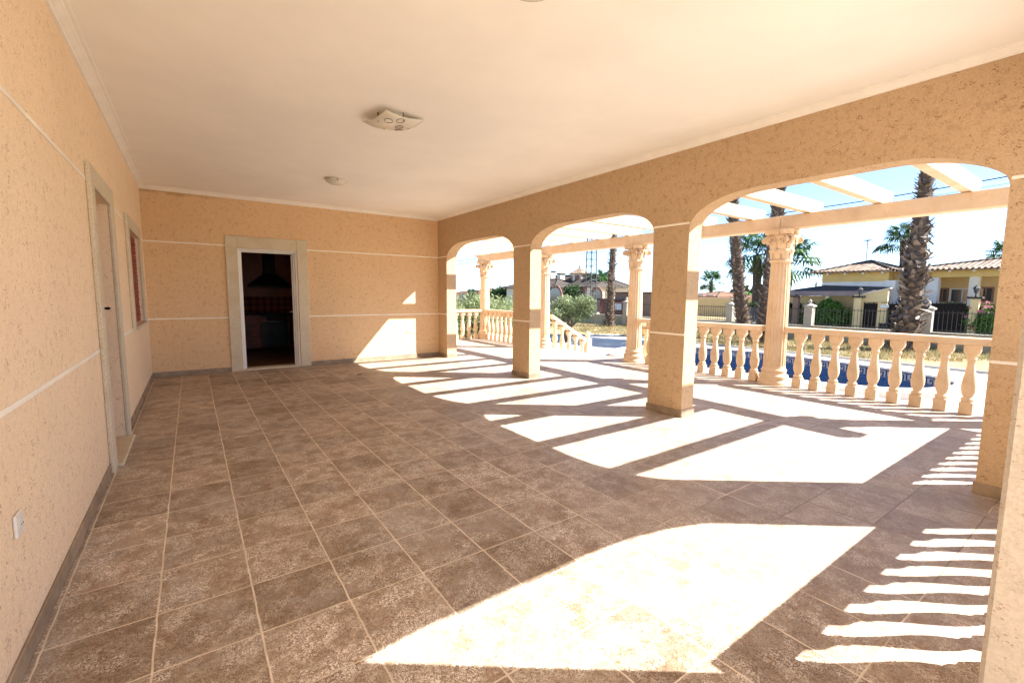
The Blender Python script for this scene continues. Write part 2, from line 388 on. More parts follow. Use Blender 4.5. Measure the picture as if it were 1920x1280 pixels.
# ------------------------------------------------------------------ the porch of the villa
X0, D, X1, X2, ZC = -.582, 9.348, 4.562, 4.79, 3.064
Z1, Z2, ZT = .959, 2.208, 3.36
YW0, YW1 = -.03, .21            # end wall
PIL = [(8.93, 9.348), (5.952, 6.427), (3.055, 3.533), (YW0, .636)]
villa = thing('villa', 'peach stucco villa with arched porch seen from inside the porch', 'house')
def arch_pts(a, b, spring, top, ea=.72):
    h = top-spring; pts = [(a, spring)]
    for i in range(1, 13):
        t = math.pi/2*i/12; pts.append((a+ea*(1-math.cos(t)), spring+h*math.sin(t)))
    m = [(a+b-p[0], p[1]) for p in pts][::-1]
    return pts+m
def arcade(mb, axis, c1, c2, start, end, ops, ztop):
    """wall along y (axis 1) or x (axis 0) between planes c1 and c2"""
    def P(t, z, c): return (c, t, z) if axis == 1 else (t, c, z)
    def quad(c, t0, t1, z00, z01, z10, z11): mb.add([P(t0, z00, c), P(t1, z10, c), P(t1, z11, c), P(t0, z01, c)], [(0, 1, 2, 3)])
    cur = start
    def solid(a, b):
        for c in (c1, c2): quad(c, a, b, 0, ztop, 0, ztop)
    for (a, b, sp, tp, ea) in ops:
        if a > cur: solid(cur, a)
        pr = arch_pts(a, b, sp, tp, ea)
        for (p, q) in zip(pr, pr[1:]):
            if q[0]-p[0] < 1e-6: continue
            for c in (c1, c2): quad(c, p[0], q[0], p[1], ztop, q[1], ztop)
            mb.add([P(p[0], p[1], c1), P(q[0], q[1], c1), P(q[0], q[1], c2), P(p[0], p[1], c2)], [(0, 1, 2, 3)], True)
        for t in (a, b): mb.add([P(t, 0, c1), P(t, sp, c1), P(t, sp, c2), P(t, 0, c2)], [(0, 1, 2, 3)])
        cur = b
    if cur < end: solid(cur, end)
    for t in (start, end): mb.add([P(t, 0, c1), P(t, ztop, c1), P(t, ztop, c2), P(t, 0, c2)], [(0, 1, 2, 3)])
    mb.add([P(start, ztop, c1), P(end, ztop, c1), P(end, ztop, c2), P(start, ztop, c2)], [(0, 1, 2, 3)])
SP, TP = 2.15, 2.465
mb = MB(); arcade(mb, 1, X1, X2, YW0, D, [(PIL[3][1], PIL[2][0], SP, TP, .72), (PIL[2][1], PIL[1][0], SP, TP, .72), (PIL[1][1], PIL[0][0], SP, TP, .72)], ZT)
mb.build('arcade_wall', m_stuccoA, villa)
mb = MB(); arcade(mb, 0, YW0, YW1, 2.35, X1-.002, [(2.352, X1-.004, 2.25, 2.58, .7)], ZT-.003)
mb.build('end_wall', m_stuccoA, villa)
mb = MB(); mb.box(1.89, 2.349, -.35, YW1, 0, ZT-.006, .012); tag(mb.build('corner_pillar', m_strip, villa), 'rough pinkish stucco pillar at the right edge of the picture')
# left wall with door and window openings
def wall_x(mb, x0, x1, y0, y1, z0, z1, ops):
    """wall slab normal to x with rectangular openings (ya,yb,za,zb)"""
    cur = y0
    for (a, b, c, d) in ops:
        mb.box(x0, x1, cur, a, z0, z1); mb.box(x0, x1, a, b, d, z1)
        if c > z0: mb.box(x0, x1, a, b, z0, c)
        cur = b
    mb.box(x0, x1, cur, y1, z0, z1)
DL = (4.70, 5.58, 0, 2.185); WL = (7.05, 8.40, .985, 2.15)
mb = MB(); wall_x(mb, X0-.38, X0, -3.2, D, -.01, ZT-.009, [DL, WL]); mb.build('side_wall', m_stuccoL, villa)
# back wall
DB = (.70, 1.655, 0, 2.175)
mb = MB(); y0, y1 = D, D+.22
mb.box(X0-.38, DB[0], y0, y1, -.01, ZT-.012); mb.box(DB[1], X2, y0, y1, -.01, ZT-.012); mb.box(DB[0], DB[1], y0, y1, DB[3], ZT-.012)
mb.build('back_wall', m_stucco, villa)
mb = MB(); mb.prism([(X0-.3, -1.25), (2.0, -1.25), (2.0, YW0+.1), (X1+.1, YW0+.1), (X1+.1, D+.1), (X0-.3, D+.1)], 2, ZC, ZC+.12); mb.build('ceiling', m_ceil, villa)  # unseen passage end is cut short to let sun bounce into the porch
mb = MB(); mb.prism([(X0-.6, -1.3), (2.34, -1.3), (2.34, YW0-.02), (X2+.02, YW0-.02), (X2+.02, D+.24), (4.02, D+.24), (4.02, D+5), (X0-.6, D+5)], 2, ZT+.002, ZT+.22); mb.build('roof_slab', m_cornice, villa)  # unseen passage roof shortened with the ceiling, shaped for the light
mb = MB(); mb.box(3.8, 4.0, D+.222, D+5, -.6, ZT-.014); mb.box(X0-.38, X0-.2, D+.222, D+5, -.6, ZT-.014); mb.box(X0-.199, 3.799, D+4.8, D+5, -.6, ZT-.014); mb.build('rear_wall', m_stucco, villa)
# cornices
def cornice(axis, c, sgn, a, b, name='cornice'):
    pr = [(0, -.055), (.016, -.055), (.02, -.044), (.034, -.036), (.052, -.024), (.066, -.018), (.070, -.012), (.092, -.011), (.095, -.001), (0, -.001)]
    mb = MB(); mb.prism([(c+sgn*p[0], ZC+p[1]) for p in pr], axis, a, b); mb.build(name, m_cornice, villa)
cornice(1, X0, 1, -1.2, D); cornice(1, X1, -1, YW1, D-.001); cornice(0, D, -1, X0+.001, X1-.001)
# joints
g = .011; pr_ = .004
def JB(b): MB().box(*b).build('wall_joint', m_groove, villa)
def SK(*b): MB().box(*b, .003).build('skirting', m_skirt, villa)
for z in (Z1, Z2):
    a = -3.1
    for b in ([4.52, 6.78, 8.74] if z == Z2 else [4.52, 6.78, 8.74]):
        pass
    segs = [(-3.1, 4.53), (5.76, 6.80), (8.66, D)]
    if z == Z1: segs = [(-3.1, 4.53), (5.76, 7.0), (8.50, D)]
    for (p, q) in segs: JB((X0, X0+pr_, p, q, z-g, z+g))
    for (p, q) in ((X0+.003, .524), (1.838, X1)): JB((p, q, D-pr_, D, z-g, z+g))
    for (p, q) in PIL: JB((X1-pr_, X1, max(p, YW1), q-.004, z-g, z+g))
# skirting
h = .085; t = .012
for (p, q) in ((-3.1, 4.53), (5.76, D)): SK(X0+.0005, X0+t, p, q, .001, h)
for (p, q) in ((X0+t, .524), (1.838, X1-t)): SK(p, q, D-t, D-.0005, .001, h)
for i, (p, q) in enumerate(PIL):
    p2 = p-t if i < 3 else YW1; q2 = q+t if i > 0 else D-t-.001
    SK(X1-t, X1-.0005, p2, q2, .001, h)
    if i < 3: SK(X1, X2+t, p-t, p-.0005, .001, h-.001)
    SK(X2+.0005, X2+t, p, q2, .001, h-.002)
# back door surround, frame, threshold
def surround_mb(axis, c, sgn, a, b, top, wd, dep, wt):
    mb = MB()
    def bx(t0, t1, z0, z1, d0, d1):
        lo, hi = sorted((c+sgn*d0, c+sgn*d1))
        mb.box(t0, t1, lo, hi, z0, z1, .006) if axis == 0 else mb.box(lo, hi, t0, t1, z0, z1, .006)
    bx(a-wd, a, 0, top+wt, .0005, dep); bx(b, b+wd, 0, top+wt, .0005, dep); bx(a+.001, b-.001, top, top+wt, .0005, dep-.001)
    return mb
bd = surround_mb(0, D, -1, DB[0], DB[1], DB[3], .18, .028, .205).build('door_surround', m_surr, villa)
fr = MB(); e = .002
for (o1, wd, y, dd) in ((0, .028, D+.0, .05), (.029, .03, D+.055, .05)):
    a, b, tt = DB[0]+o1+e, DB[1]-o1-e, DB[3]-o1-e
    fr.box(a, a+wd, y, y+dd, .022, tt); fr.box(b-wd, b, y, y+dd, .022, tt); fr.box(a+wd+.001, b-wd-.001, y, y+dd, tt-wd, tt)
fo = fr.build('door_frame', m_white, villa)
db = MB(); db.prism([(DB[1]-.085, D+.11), (DB[1]-.062, D+.11), (DB[1]+.092, D+.95), (DB[1]+.069, D+.95)], 2, .03, 2.1); dlf = db.build('door_leaf', m_white, villa)
MB().box(DB[1]-.0605, DB[1]-.0345, D+.06, D+.2, .024, DB[3]-.07).build('frame_edge', m_tanwood, fo)
hb = MB(); hb.tube([(DB[1]+.05, D+.86, 1.02), (DB[1]+.0, D+.87, 1.02), (DB[1]-.02, D+.77, 1.02)], .009); hb.build('handle', m_steel, dlf)
MB().box(DB[0]-.04, DB[1]+.03, D-.035, D+.24, .002, .028, .006).build('threshold', m_surr, villa)
# side door surround, reveal, step
surround_mb(1, X0, 1, DL[0], DL[1], DL[3], .17, .03, .155).build('door_surround', m_surr, villa)
MB().box(X0-.33, X0+.07, DL[0]-.03, DL[1]+.02, .001, .03, .008).build('door_step', m_surr, villa)
sd = MB().box(X0-.36, X0-.32, DL[0]+.001, DL[1]-.001, .03, DL[3]-.001, .003).build('door_leaf', m_wood, villa)
MB().lathe([(0, .008), (.02, .012), (.035, .006)], 10).build('door_stop', m_black, villa, (X0+.03, DL[0]-.02, 1.27)).rotation_euler = (0, R_(90), 0)
# window
wn = surround_mb(1, X0, 1, WL[0], WL[1], WL[3], .19, .03, .15)
wn.v = [(p[0], p[1], max(p[2], WL[2]-.03)) for p in wn.v]
win = wn.build('window', m_surr, villa)
MB().box(X0-.02, X0+.05, WL[0]-.02, WL[1]+.02, WL[2]-.04, WL[2]-.002, .005).build('sill', m_surr, win)
sh = MB(); zz = WL[2]
sh.box(X0-.06, X0-.045, WL[0]+.001, WL[1]-.001, WL[2], WL[3])
k = 0
while zz < WL[3]-.05:
    sh.box(X0-.045, X0-.030+.003*(k % 2), WL[0]+.002, WL[1]-.002, zz+.004, zz+.052, .004); zz += .055; k += 1
sh.build('roller_shutter', m_red, win)
MB().box(X0-.026, X0-.020, WL[0]+.003, WL[1]-.003, 1.545, 1.56).build('shutter_bar', m_mauve, win)

# ------------------------------------------------------------------ terrace floor
c4y = 12.35
sheet('terrace_floor', [(X0-.38, -3.4), (1.89, -3.4), (1.89, -.25), (4.79, -.25), (4.79, .30), (7.86, .30), (7.86, 12.55), (4.0, 12.55), (4.0, D+.22), (X0-.38, D+.22)], [], 0, m_tiles)
mb = MB(); mb.box(7.80, 7.859, .30, 6.35, -.62, -.005); mb.box(7.80, 7.859, 9.35, 12.549, -.62, -.005); mb.box(4.8, 7.80, .305, .36, -.62, -.005); mb.box(4.0, 7.80, 12.49, 12.548, -.62, -.005)
tag(mb.build('terrace_edge', m_riser), kind='structure')

# ------------------------------------------------------------------ kitchen seen through the back door
KY = D+.22
kx0, kx1, ky1, kz = -.25, 3.2, 12.9, 2.6
kitchen = thing('kitchen_room', 'dark kitchen room seen through the open doorway', 'room')
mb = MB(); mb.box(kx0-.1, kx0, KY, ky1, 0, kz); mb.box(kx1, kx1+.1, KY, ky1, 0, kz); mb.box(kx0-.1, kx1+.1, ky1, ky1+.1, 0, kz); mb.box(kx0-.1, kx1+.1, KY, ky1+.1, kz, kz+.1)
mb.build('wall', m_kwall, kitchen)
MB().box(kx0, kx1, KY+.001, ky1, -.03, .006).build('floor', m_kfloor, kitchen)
cab = thing('kitchen_cabinets', 'dark red wooden kitchen units along the far kitchen wall', 'cabinets', (0, 0, 0))
for i in range(6):
    x = kx0+.02+i*.57
    if 1.25 < x+.28 < 1.95: continue
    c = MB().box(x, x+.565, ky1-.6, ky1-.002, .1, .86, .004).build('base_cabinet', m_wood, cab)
    dm = MB()
    for j in range(3): dm.box(x+.02, x+.545, ky1-.622, ky1-.601, .12+.245*j, .35+.245*j, .006)
    dm.build('drawer', m_wood, c)
for i in range(2):
    x = kx0+.02+i*.57
    c = MB().box(x, x+.565, ky1-.36, ky1-.002, 1.5, 2.35, .004).build('wall_cabinet', m_wood, cab)
    MB().box(x+.03, x+.53, ky1-.38, ky1-.361, 1.53, 2.32, .008).build('cabinet_door', m_wood, c)
for x in (2.15, 2.72):
    MB().box(x, x+.45, ky1-.36, ky1-.002, 1.5, 2.35, .004).build('wall_cabinet', m_wood, cab)
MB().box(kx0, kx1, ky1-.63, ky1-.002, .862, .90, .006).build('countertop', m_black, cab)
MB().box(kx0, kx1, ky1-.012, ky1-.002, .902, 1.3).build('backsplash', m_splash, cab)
ov = thing('oven', 'black built-in oven under the kitchen counter', 'oven', (0, 0, 0))
MB().box(1.30, 1.90, ky1-.62, ky1-.05, .1, .86, .006).build('body', m_black, ov)
MB().box(1.33, 1.87, ky1-.635, ky1-.621, .14, .68, .006).build('door', m_winglass, ov)
MB().tube([(1.36, ky1-.635, .71), (1.36, ky1-.67, .71), (1.84, ky1-.67, .71), (1.84, ky1-.635, .71)], .011).build('handle', m_steel, ov)
hd = thing('range_hood', 'black pyramid range hood above the kitchen counter', 'cooker hood', (0, 0, 0))
cx_, cy_ = 1.6, ky1-.27
MB().add([(cx_-.45, cy_-.25, 1.58), (cx_+.45, cy_-.25, 1.58), (cx_+.45, cy_+.26, 1.58), (cx_-.45, cy_+.26, 1.58), (cx_-.12, cy_-.1, 1.86), (cx_+.12, cy_-.1, 1.86), (cx_+.12, cy_+.26, 1.86), (cx_-.12, cy_+.26, 1.86)],
         [(3, 2, 1, 0), (4, 5, 6, 7), (0, 1, 5, 4), (1, 2, 6, 5), (2, 3, 7, 6), (3, 0, 4, 7)]).box(cx_-.45, cx_+.45, cy_-.25, cy_+.26, 1.53, 1.579).build('canopy', m_black, hd)
MB().box(cx_-.115, cx_+.115, cy_-.095, cy_+.255, 1.861, kz-.001, .003).build('flue', m_black, hd)

# ------------------------------------------------------------------ columns
def make_column():
    t = thing('column', 'x', 'column')
    b = MB(); b.lathe([(0, .225), (.045, .225), (.06, .218), (.075, .20), (.09, .20), (.12, .212), (.15, .207), (.17, .18), (.18, .172), (.195, .172), (.215, .185), (.235, .183), (.25, .168), (.26, .165)], 40)
    b.build('base', m_cast, t)
    NF = 18
    def fl(a):
        q = (a*NF/(2*math.pi)) % 1; return 1-.085*math.sin(math.pi*min(1, max(0, (q-.12)/.76)))**.7 if .12 < q < .88 else 1
    s = MB(); prof = [(.26, .163), (.30, .160)]
    s.lathe(prof, NF*8, smooth=True)
    prof = [(.30+1.63*i/6, .160-.022*(i/6)**1.4) for i in range(7)]; s.lathe(prof, NF*8, flute=fl, smooth=False)
    s.build('shaft', m_cast, t)
    c = MB(); zc = 1.93
    c.lathe([(zc, .142), (zc+.01, .158), (zc+.03, .162), (zc+.045, .15), (zc+.06, .138), (zc+.2, .145), (zc+.33, .158), (zc+.40, .172), (zc+.43, .172)], 32)
    for row, (n, z0, r0, hgt, out) in enumerate(((8, zc+.055, .138, .15, .030), (8, zc+.14, .140, .19, .042))):
        for k in range(n):
            a = 2*math.pi*(k+.5*row)/n; pts = []
            ca, sa = math.cos(a), math.sin(a)
            L = 7; wdt = .058
            for i in range(L):
                q = i/(L-1); z = z0+hgt*math.sin(q*2.1)/math.sin(1.57) if q < .8 else z0+hgt*(.96-(q-.8)*.9)
                r = r0+.008+out*q**2.2*1.15; ww = wdt*(1-.35*abs(q-.35))*(1 if q < .75 else .75)
                pts.append((r, z, ww))
            vs = []; fs = []
            for (r, z, ww) in pts:
                for jj, off in ((-1, .0), (-.5, .008), (0, .016), (.5, .008), (1, .0)):
                    rr = r+off; vs.append((rr*ca-sa*ww*jj, rr*sa+ca*ww*jj, z))
            for i in range(L-1):
                for j in range(4): fs.append((i*5+j, i*5+j+1, i*5+j+6, i*5+j+5))
            c.add(vs, fs, True)
    for k in range(4):
        a = math.pi/4+k*math.pi/2; ca, sa = math.cos(a), math.sin(a)
        for side in (-1, 1):
            pts = []; rads = []
            for i in range(26):
                th = i/25*math.pi*3.6; rr = .058*(1-i/25*.86); px = .222-rr*math.cos(th+math.pi*.9); pz = zc+.345-rr*math.sin(th+math.pi*.9)*1.0
                o = side*.035; pts.append((px*ca-sa*o, px*sa+ca*o, pz)); rads.append(.017*(1-.45*i/25))
            pts.insert(0, (.155*ca-sa*side*.03, .155*sa+ca*side*.03, zc+.30)); rads.insert(0, .014)
            c.tube(pts, rads, 6)
        c.tube([(.222*ca-sa*.045, .222*sa+ca*.045, zc+.345), (.222*ca+sa*.045, .222*sa-ca*.045, zc+.345)], .024, 10)
        b_ = k*math.pi/2; cb, sb = math.cos(b_), math.sin(b_)
        for side in (-1, 1):
            pts = []; rads = []
            for i in range(22):
                th = i/21*math.pi*3.2; rr = .05*(1-i/21*.85); o = side*(.068-rr*math.cos(th+math.pi*.9)); pz = zc+.35-rr*math.sin(th+math.pi*.9)
                pts.append((.182*cb-sb*o, .182*sb+cb*o, pz)); rads.append(.013*(1-.4*i/21))
            c.tube(pts, rads, 6)
        c.lathe([(0, .03), (.05, .03)], 10, (.19*cb, .19*sb, zc+.42))
    n = 40; ab = []
    for z, s_ in ((zc+.43, .95), (zc+.452, 1), (zc+.49, 1.02), (zc+.505, 1.02)):
        ring = []
        for k in range(n):
            a = 2*math.pi*k/n; q = math.cos(2*a)**2   # 1 at the sides, 0 at the corners
            r = (.180+.082*(1-q)**1.6)*s_; ring.append((r*math.cos(a), r*math.sin(a), z))
        ab.append(ring)
    vs = [p for r in ab for p in r]; fs = [(i*n+k, i*n+(k+1) % n, (i+1)*n+(k+1) % n, (i+1)*n+k) for i in range(3) for k in range(n)]
    c.add(vs, fs+[tuple(range(n))[::-1], tuple(range(3*n, 4*n))]); c.build('capital', m_cast, t)
    return t
col0 = make_column(); XC = 7.65
CY = [.58, 3.47, 6.33, 9.36, c4y]
clab = ['fluted column at the near corner of the terrace, mostly behind the right arch pillar',
        'large fluted column in the middle of the right arch between two runs of balusters',
        'fluted column on the right side of the garden steps, in the middle arch',
        'fluted column beside the descending stair rail, left in the middle arch',
        'farthest fluted column at the terrace corner, seen in the left arch']
for i, y in enumerate(CY):
    c = col0 if i == 0 else copy_tree(col0)
    c.location = (XC, y, .001); c['label'] = clab[i]; c['group'] = 'fluted columns carrying the pergola beam'
# ------------------------------------------------------------------ pergola
pg = thing('pergola', 'cream concrete pergola of a long beam and cross rafters outside the arches', 'pergola', (0, 0, 0))
yy = [-.02, 3.47, 6.33, 9.36, 12.62]
for a, b in zip(yy, yy[1:]):
    MB().box(XC-.11, XC+.11, a+.002, b-.002, 2.44, 2.645, .008).build('beam', m_cast, pg)
mb = MB(); mb.prism([(12.623, 2.56), (12.623, 2.645), (12.95, 2.645)], 0, XC-.1, XC+.1); mb.build('beam_end', m_cast, pg)
def rafter(y):
    mb = MB(); z0, z1, xe = 2.65, 2.83, XC+.16
    mb.prism([(X2+.001, z0), (xe-.02, z0), (xe+.16, z0+.10), (xe+.16, z1), (X2+.001, z1)], 1, y, y+.10); return mb.build('rafter', m_cast, pg)
ra = None
for k in range(15):
    y = .50+k*.853
    if ra is None: ra = rafter(y); ya = y
    else:
        c = ra.copy(); COL.objects.link(c); c.parent = pg; c.location = (0, y-ya, 0)
# ------------------------------------------------------------------ balustrades
def bal_mb(hs=1.0, h=.845):
    m = MB(); s = h/.84
    m.box(-.062, .062, -.062, .062, .001, .15*s, .006)
    m.lathe([(z*s, r) for z, r in [(.15, .05), (.165, .060), (.18, .062), (.195, .055), (.202, .044), (.215, .044), (.24, .056), (.28, .067), (.33, .071), (.38, .068), (.44, .059), (.50, .049), (.56, .041), (.61, .037), (.645, .037), (.65, .046), (.665, .049), (.68, .046), (.685, .040), (.70, .046), (.72, .060)]], 20)
    vs = []; fs = []; lv = [(.72, .052, .42), (.745, .066, .3), (.77, .071, .22), (.80, .071, .2), (.842, .071, .18)]
    n = 8
    for z, r, ch in lv:
        c = r*ch
        for x, y in ((r, -r+c), (r, r-c), (r-c, r), (-r+c, r), (-r, r-c), (-r, -r+c), (-r+c, -r), (r-c, -r)): vs.append((x, y, z*s))
    for i in range(len(lv)-1):
        for k in range(n): fs.append((i*n+k, i*n+(k+1) % n, (i+1)*n+(k+1) % n, (i+1)*n+k))
    m.add(vs, fs+[tuple(range(n))[::-1], tuple(range((len(lv)-1)*n, len(lv)*n))]); return m
BAL = bal_mb().build('baluster', m_cast); BAL_USED = [False]
def baluster(parent, x, y, z=0, mesh=None):
    if not BAL_USED[0] and mesh is None: o = BAL; BAL_USED[0] = True
    else: o = bpy.data.objects.new('baluster', (mesh or BAL.data)); COL.objects.link(o)
    o.parent = parent; o.location = (x, y, z+.001); return o
def balustrade(axis, c, a, b, first, step, n, label, w_=.10, z0=.845, z1=.93, slim=0, posts=()):
    t = thing('balustrade', label, 'balustrade', (0, 0, 0), group='cast stone balustrades round the terrace')
    if axis == 1: MB().box(c-w_, c+w_, a, b, z0, z1, .012).build('rail', m_cast, t)
    else: MB().box(a, b, c-w_, c+w_, z0, z1, .012).build('rail', m_cast, t)
    for (p, q) in posts: MB().box(p, q, c-.035, c+.035, .002, z0-.002, .008).build('post', m_cast, t)
    for k in range(n):
        p = first+step*k; b_ = baluster(t, c if axis == 1 else p, p if axis == 1 else c)
        if slim: b_.scale = (slim, slim, 1)
    return t
balustrade(1, 7.62, .80, 3.30, .975, .2355, 10, 'row of balusters by the pool, right of the big column in the right arch')
balustrade(1, 7.62, 3.64, 6.16, 3.77, .2355, 10, 'row of balusters by the pool, left of the big column in the right arch')
balustrade(1, 7.62, 9.53, 12.16, 9.72, .2355, 11, 'balustrade seen end-on in the left arch between its two columns')
balustrade(0, 12.35, 4.05, 7.48, 4.25, .2355, 14, 'sunlit balustrade across the far end of the terrace before the olive hedge')
balustrade(0, .47, 4.83, 7.45, 4.95, .2355, 11, 'balustrade hidden behind the right arch pillar that throws striped shadows', .09, slim=.66)
balustrade(0, .185, 2.37, 4.54, 2.45, .2375, 9, 'balustrade in the arch right of the camera that throws the nearest striped shadows', .07, .86, .95, slim=.62, posts=((2.352, 2.40), (4.385, 4.556)))
# stair rails
def stair_rail(y, label):
    t = thing('stair_railing', label, 'railing', (0, 0, 0), group='stair railings beside the garden steps')
    sl = -.56; xa, xb = 7.86, 9.16; za = .90-.02
    mb = MB(); A = [(xa, za-.09), (xb, za-.09+sl*(xb-xa)), (xb, za+sl*(xb-xa)), (xa, za)]
    mb.prism(A, 1, y-.09, y+.09); mb.build('rail', m_cast, t)
    mb = MB(); mb.prism([(xa, -.6), (xb, -.6), (xb, -.52), (xb-.02, -.02+sl*(xb-xa)), (xa, 0)], 1, y-.085, y+.085); mb.build('kerb', m_cast, t)
    short = bal_mb(h=.80)
    me = None
    for k in range(5):
        x = xa+.16+k*.26; z = sl*(x-xa)-.02; L = .84
        if me is None: ob = short.build('baluster', m_cast, t); me = ob.data; ob.location = (x, y, z)
        else: ob = bpy.data.objects.new('baluster', me); COL.objects.link(ob); ob.parent = t; ob.location = (x, y, z)
    nb = MB(); nb.box(xb+.01, xb+.19, y-.09, y+.09, -.6, .16, .01); nb.lathe([(.16, .05), (.18, .07), (.20, .05), (.22, .045)]+[(.29-.08*math.cos(i/10*math.pi*.97+.1), max(.004, .08*math.sin(i/10*math.pi*.97+.1))) for i in range(11)], 20, (xb+.1, y, 0))
    nb.build('newel', m_cast, t)
stair_rail(9.33, 'sloping stair railing with ball newel going down beside the olive tree')
stair_rail(6.30, 'sloping stair railing mostly hidden behind the column and middle pillar')
mb = MB()
for k in range(4): mb.box(7.862+.32*k, 7.862+.32*(k+1)-.001, 6.40, 9.24, -.6, -.005-.15*k-.15+.0, .008) if k < 3 else None
tag(mb.build('garden_steps', m_riser), kind='structure')

# ------------------------------------------------------------------ pool and ground
pool_pts = [(15.1, 9.4), (15.5, 8.0), (15.45, 6.2), (15.2, 4.75), (14.85, 3.6), (14.3, 2.75), (13.6, 2.35), (12.6, 2.45), (11.7, 3.05), (11.15, 4.2), (10.95, 5.5), (10.85, 7.0), (10.9, 8.6), (11.5, 9.9), (13.0, 10.5), (14.4, 10.2)]
ZP, ZG = -.45, -.60
loop = catmull([(p[0], p[1], 0) for p in pool_pts], 8)
def offset(lp, d):
    out = []; n = len(lp)
    for i, p in enumerate(lp):
        t = (lp[(i+1) % n]-lp[(i-1) % n]).normalized(); nn = Vector((t.y, -t.x, 0)); out.append(p+nn*d)
    return out
area = sum(a.x*b.y-a.y*b.x for a, b in zip(loop, loop[1:]+loop[:1]))
sg = 1 if area > 0 else -1
ring_in = offset(loop, -.03*sg); ring = loop; ring_out = offset(loop, .48*sg); ring_lip = offset(loop, .002*sg)
def strip(mb, la, za, lb, zb, smooth=True):
    n = len(la); vs = [(p.x, p.y, za) for p in la]+[(p.x, p.y, zb) for p in lb]
    mb.add(vs, [(i, (i+1) % n, (i+1) % n+n, i+n) for i in range(n)], smooth)
pool = thing('swimming_pool', 'blue mosaic swimming pool with white coping below the balustrade', 'swimming pool', (0, 0, 0))
mb = MB(); strip(mb, ring_in, ZP, ring_out, ZP, False); strip(mb, ring_in, ZP, ring_in, ZP-.05, False); strip(mb, ring_in, ZP-.05, ring_lip, ZP-.05, False); mb.build('coping', m_coping, pool, recalc=False)
mb = MB(); strip(mb, offset(loop, .479*sg), ZP-.002, offset(loop, .479*sg), ZG-.01); mb.build('coping_riser', m_riser, pool)
mb = MB(); strip(mb, loop, ZP-.04, loop, ZP-1.9); mb.add([(p.x, p.y, ZP-1.9) for p in loop], [tuple(range(len(loop)))]); mb.build('basin', m_mosaic, pool)
band = offset(loop, -.006*sg); mb = MB(); strip(mb, band, ZP-.052, band, ZP-.255); mb.build('tile_band', m_keybg, pool)
# greek key
L = [0]; N = len(loop); bl = offset(loop, -.010*sg)
for i in range(N): L.append(L[-1]+(bl[(i+1) % N]-bl[i]).length)
tot = L[-1]; cnt = int(tot/.25); per = tot/cnt
def along(s):
    s %= tot; lo, hi = 0, N
    while hi-lo > 1:
        m = (lo+hi)//2
        if L[m] <= s: lo = m
        else: hi = m
    q = (s-L[lo])/(L[lo+1]-L[lo]); return bl[lo].lerp(bl[(lo+1) % N], q)
kb = MB(); u_ = 1/8.
cells = [(0, 0, 1, 7), (1, 0, 7, 1), (6, 1, 7, 5), (3, 4, 6, 5), (3, 2, 4, 4), (0, 6, 8, 7)]
cells = [(0, 6, 8, 7), (0, 0, 1, 6), (1, 0, 6, 1), (5, 1, 6, 5), (3, 4, 5, 5), (3, 2.5, 4, 4)]
for i in range(cnt):
    for (a, b, c, d) in cells:
        p, q = along((i+a/7.2)*per), along((i+min(c, 7.2)/7.2)*per); z0 = ZP-.245+b*.0265; z1 = ZP-.245+d*.0265
        kb.add([(p.x, p.y, z0), (q.x, q.y, z0), (q.x, q.y, z1), (p.x, p.y, z1)], [(0, 1, 2, 3)])
kb.build('key_pattern', m_key, pool, recalc=False)
mb = MB(); wl = offset(loop, -.001*sg); mb.add([(p.x, p.y, ZP-.72) for p in wl], [tuple(range(N))]); o = mb.build('pool_water', m_water); tag(o, kind='structure')
if o.data.polygons[0].normal.z < 0: o.data.flip_normals()
hole = offset(loop, .47*sg)
B = 900
sheet('ground', [(-B, -B), (B, -B), (B, B), (-B, B)], [hole], ZG-.02, m_ground)
sheet('paving', [(-6, -8), (16.3, -8), (16.9, -2), (17.2, 4), (17.3, 14), (17.0, 15.5), (14.5, 17), (11, 18.5), (3, 19), (-6, 19)], [hole], ZG, m_pave)
sheet('road', [(25.0, -200), (31.2, -200), (31.2, 300), (25.0, 300)], [], ZG-.012, m_asph)
mb = MB(); mb.box(24.3, 25.0, -100, 200, ZG-.05, ZG+.09); mb.box(31.2, 32.4, -100, 200, ZG-.05, ZG+.09); tag(mb.build('pavement', m_kerb), kind='structure')
mb = MB()
edge = [(16.9, -2), (17.2, 4), (17.3, 14), (17.0, 15.5), (14.5, 17), (11, 18.5)]
ep = catmull([(p[0], p[1], ZG) for p in edge], 6, False)
mb.tube([p+Vector((.06, .0, .02)) for p in ep], .06, 6); tag(mb.build('edging_kerb', m_kerb), kind='structure')

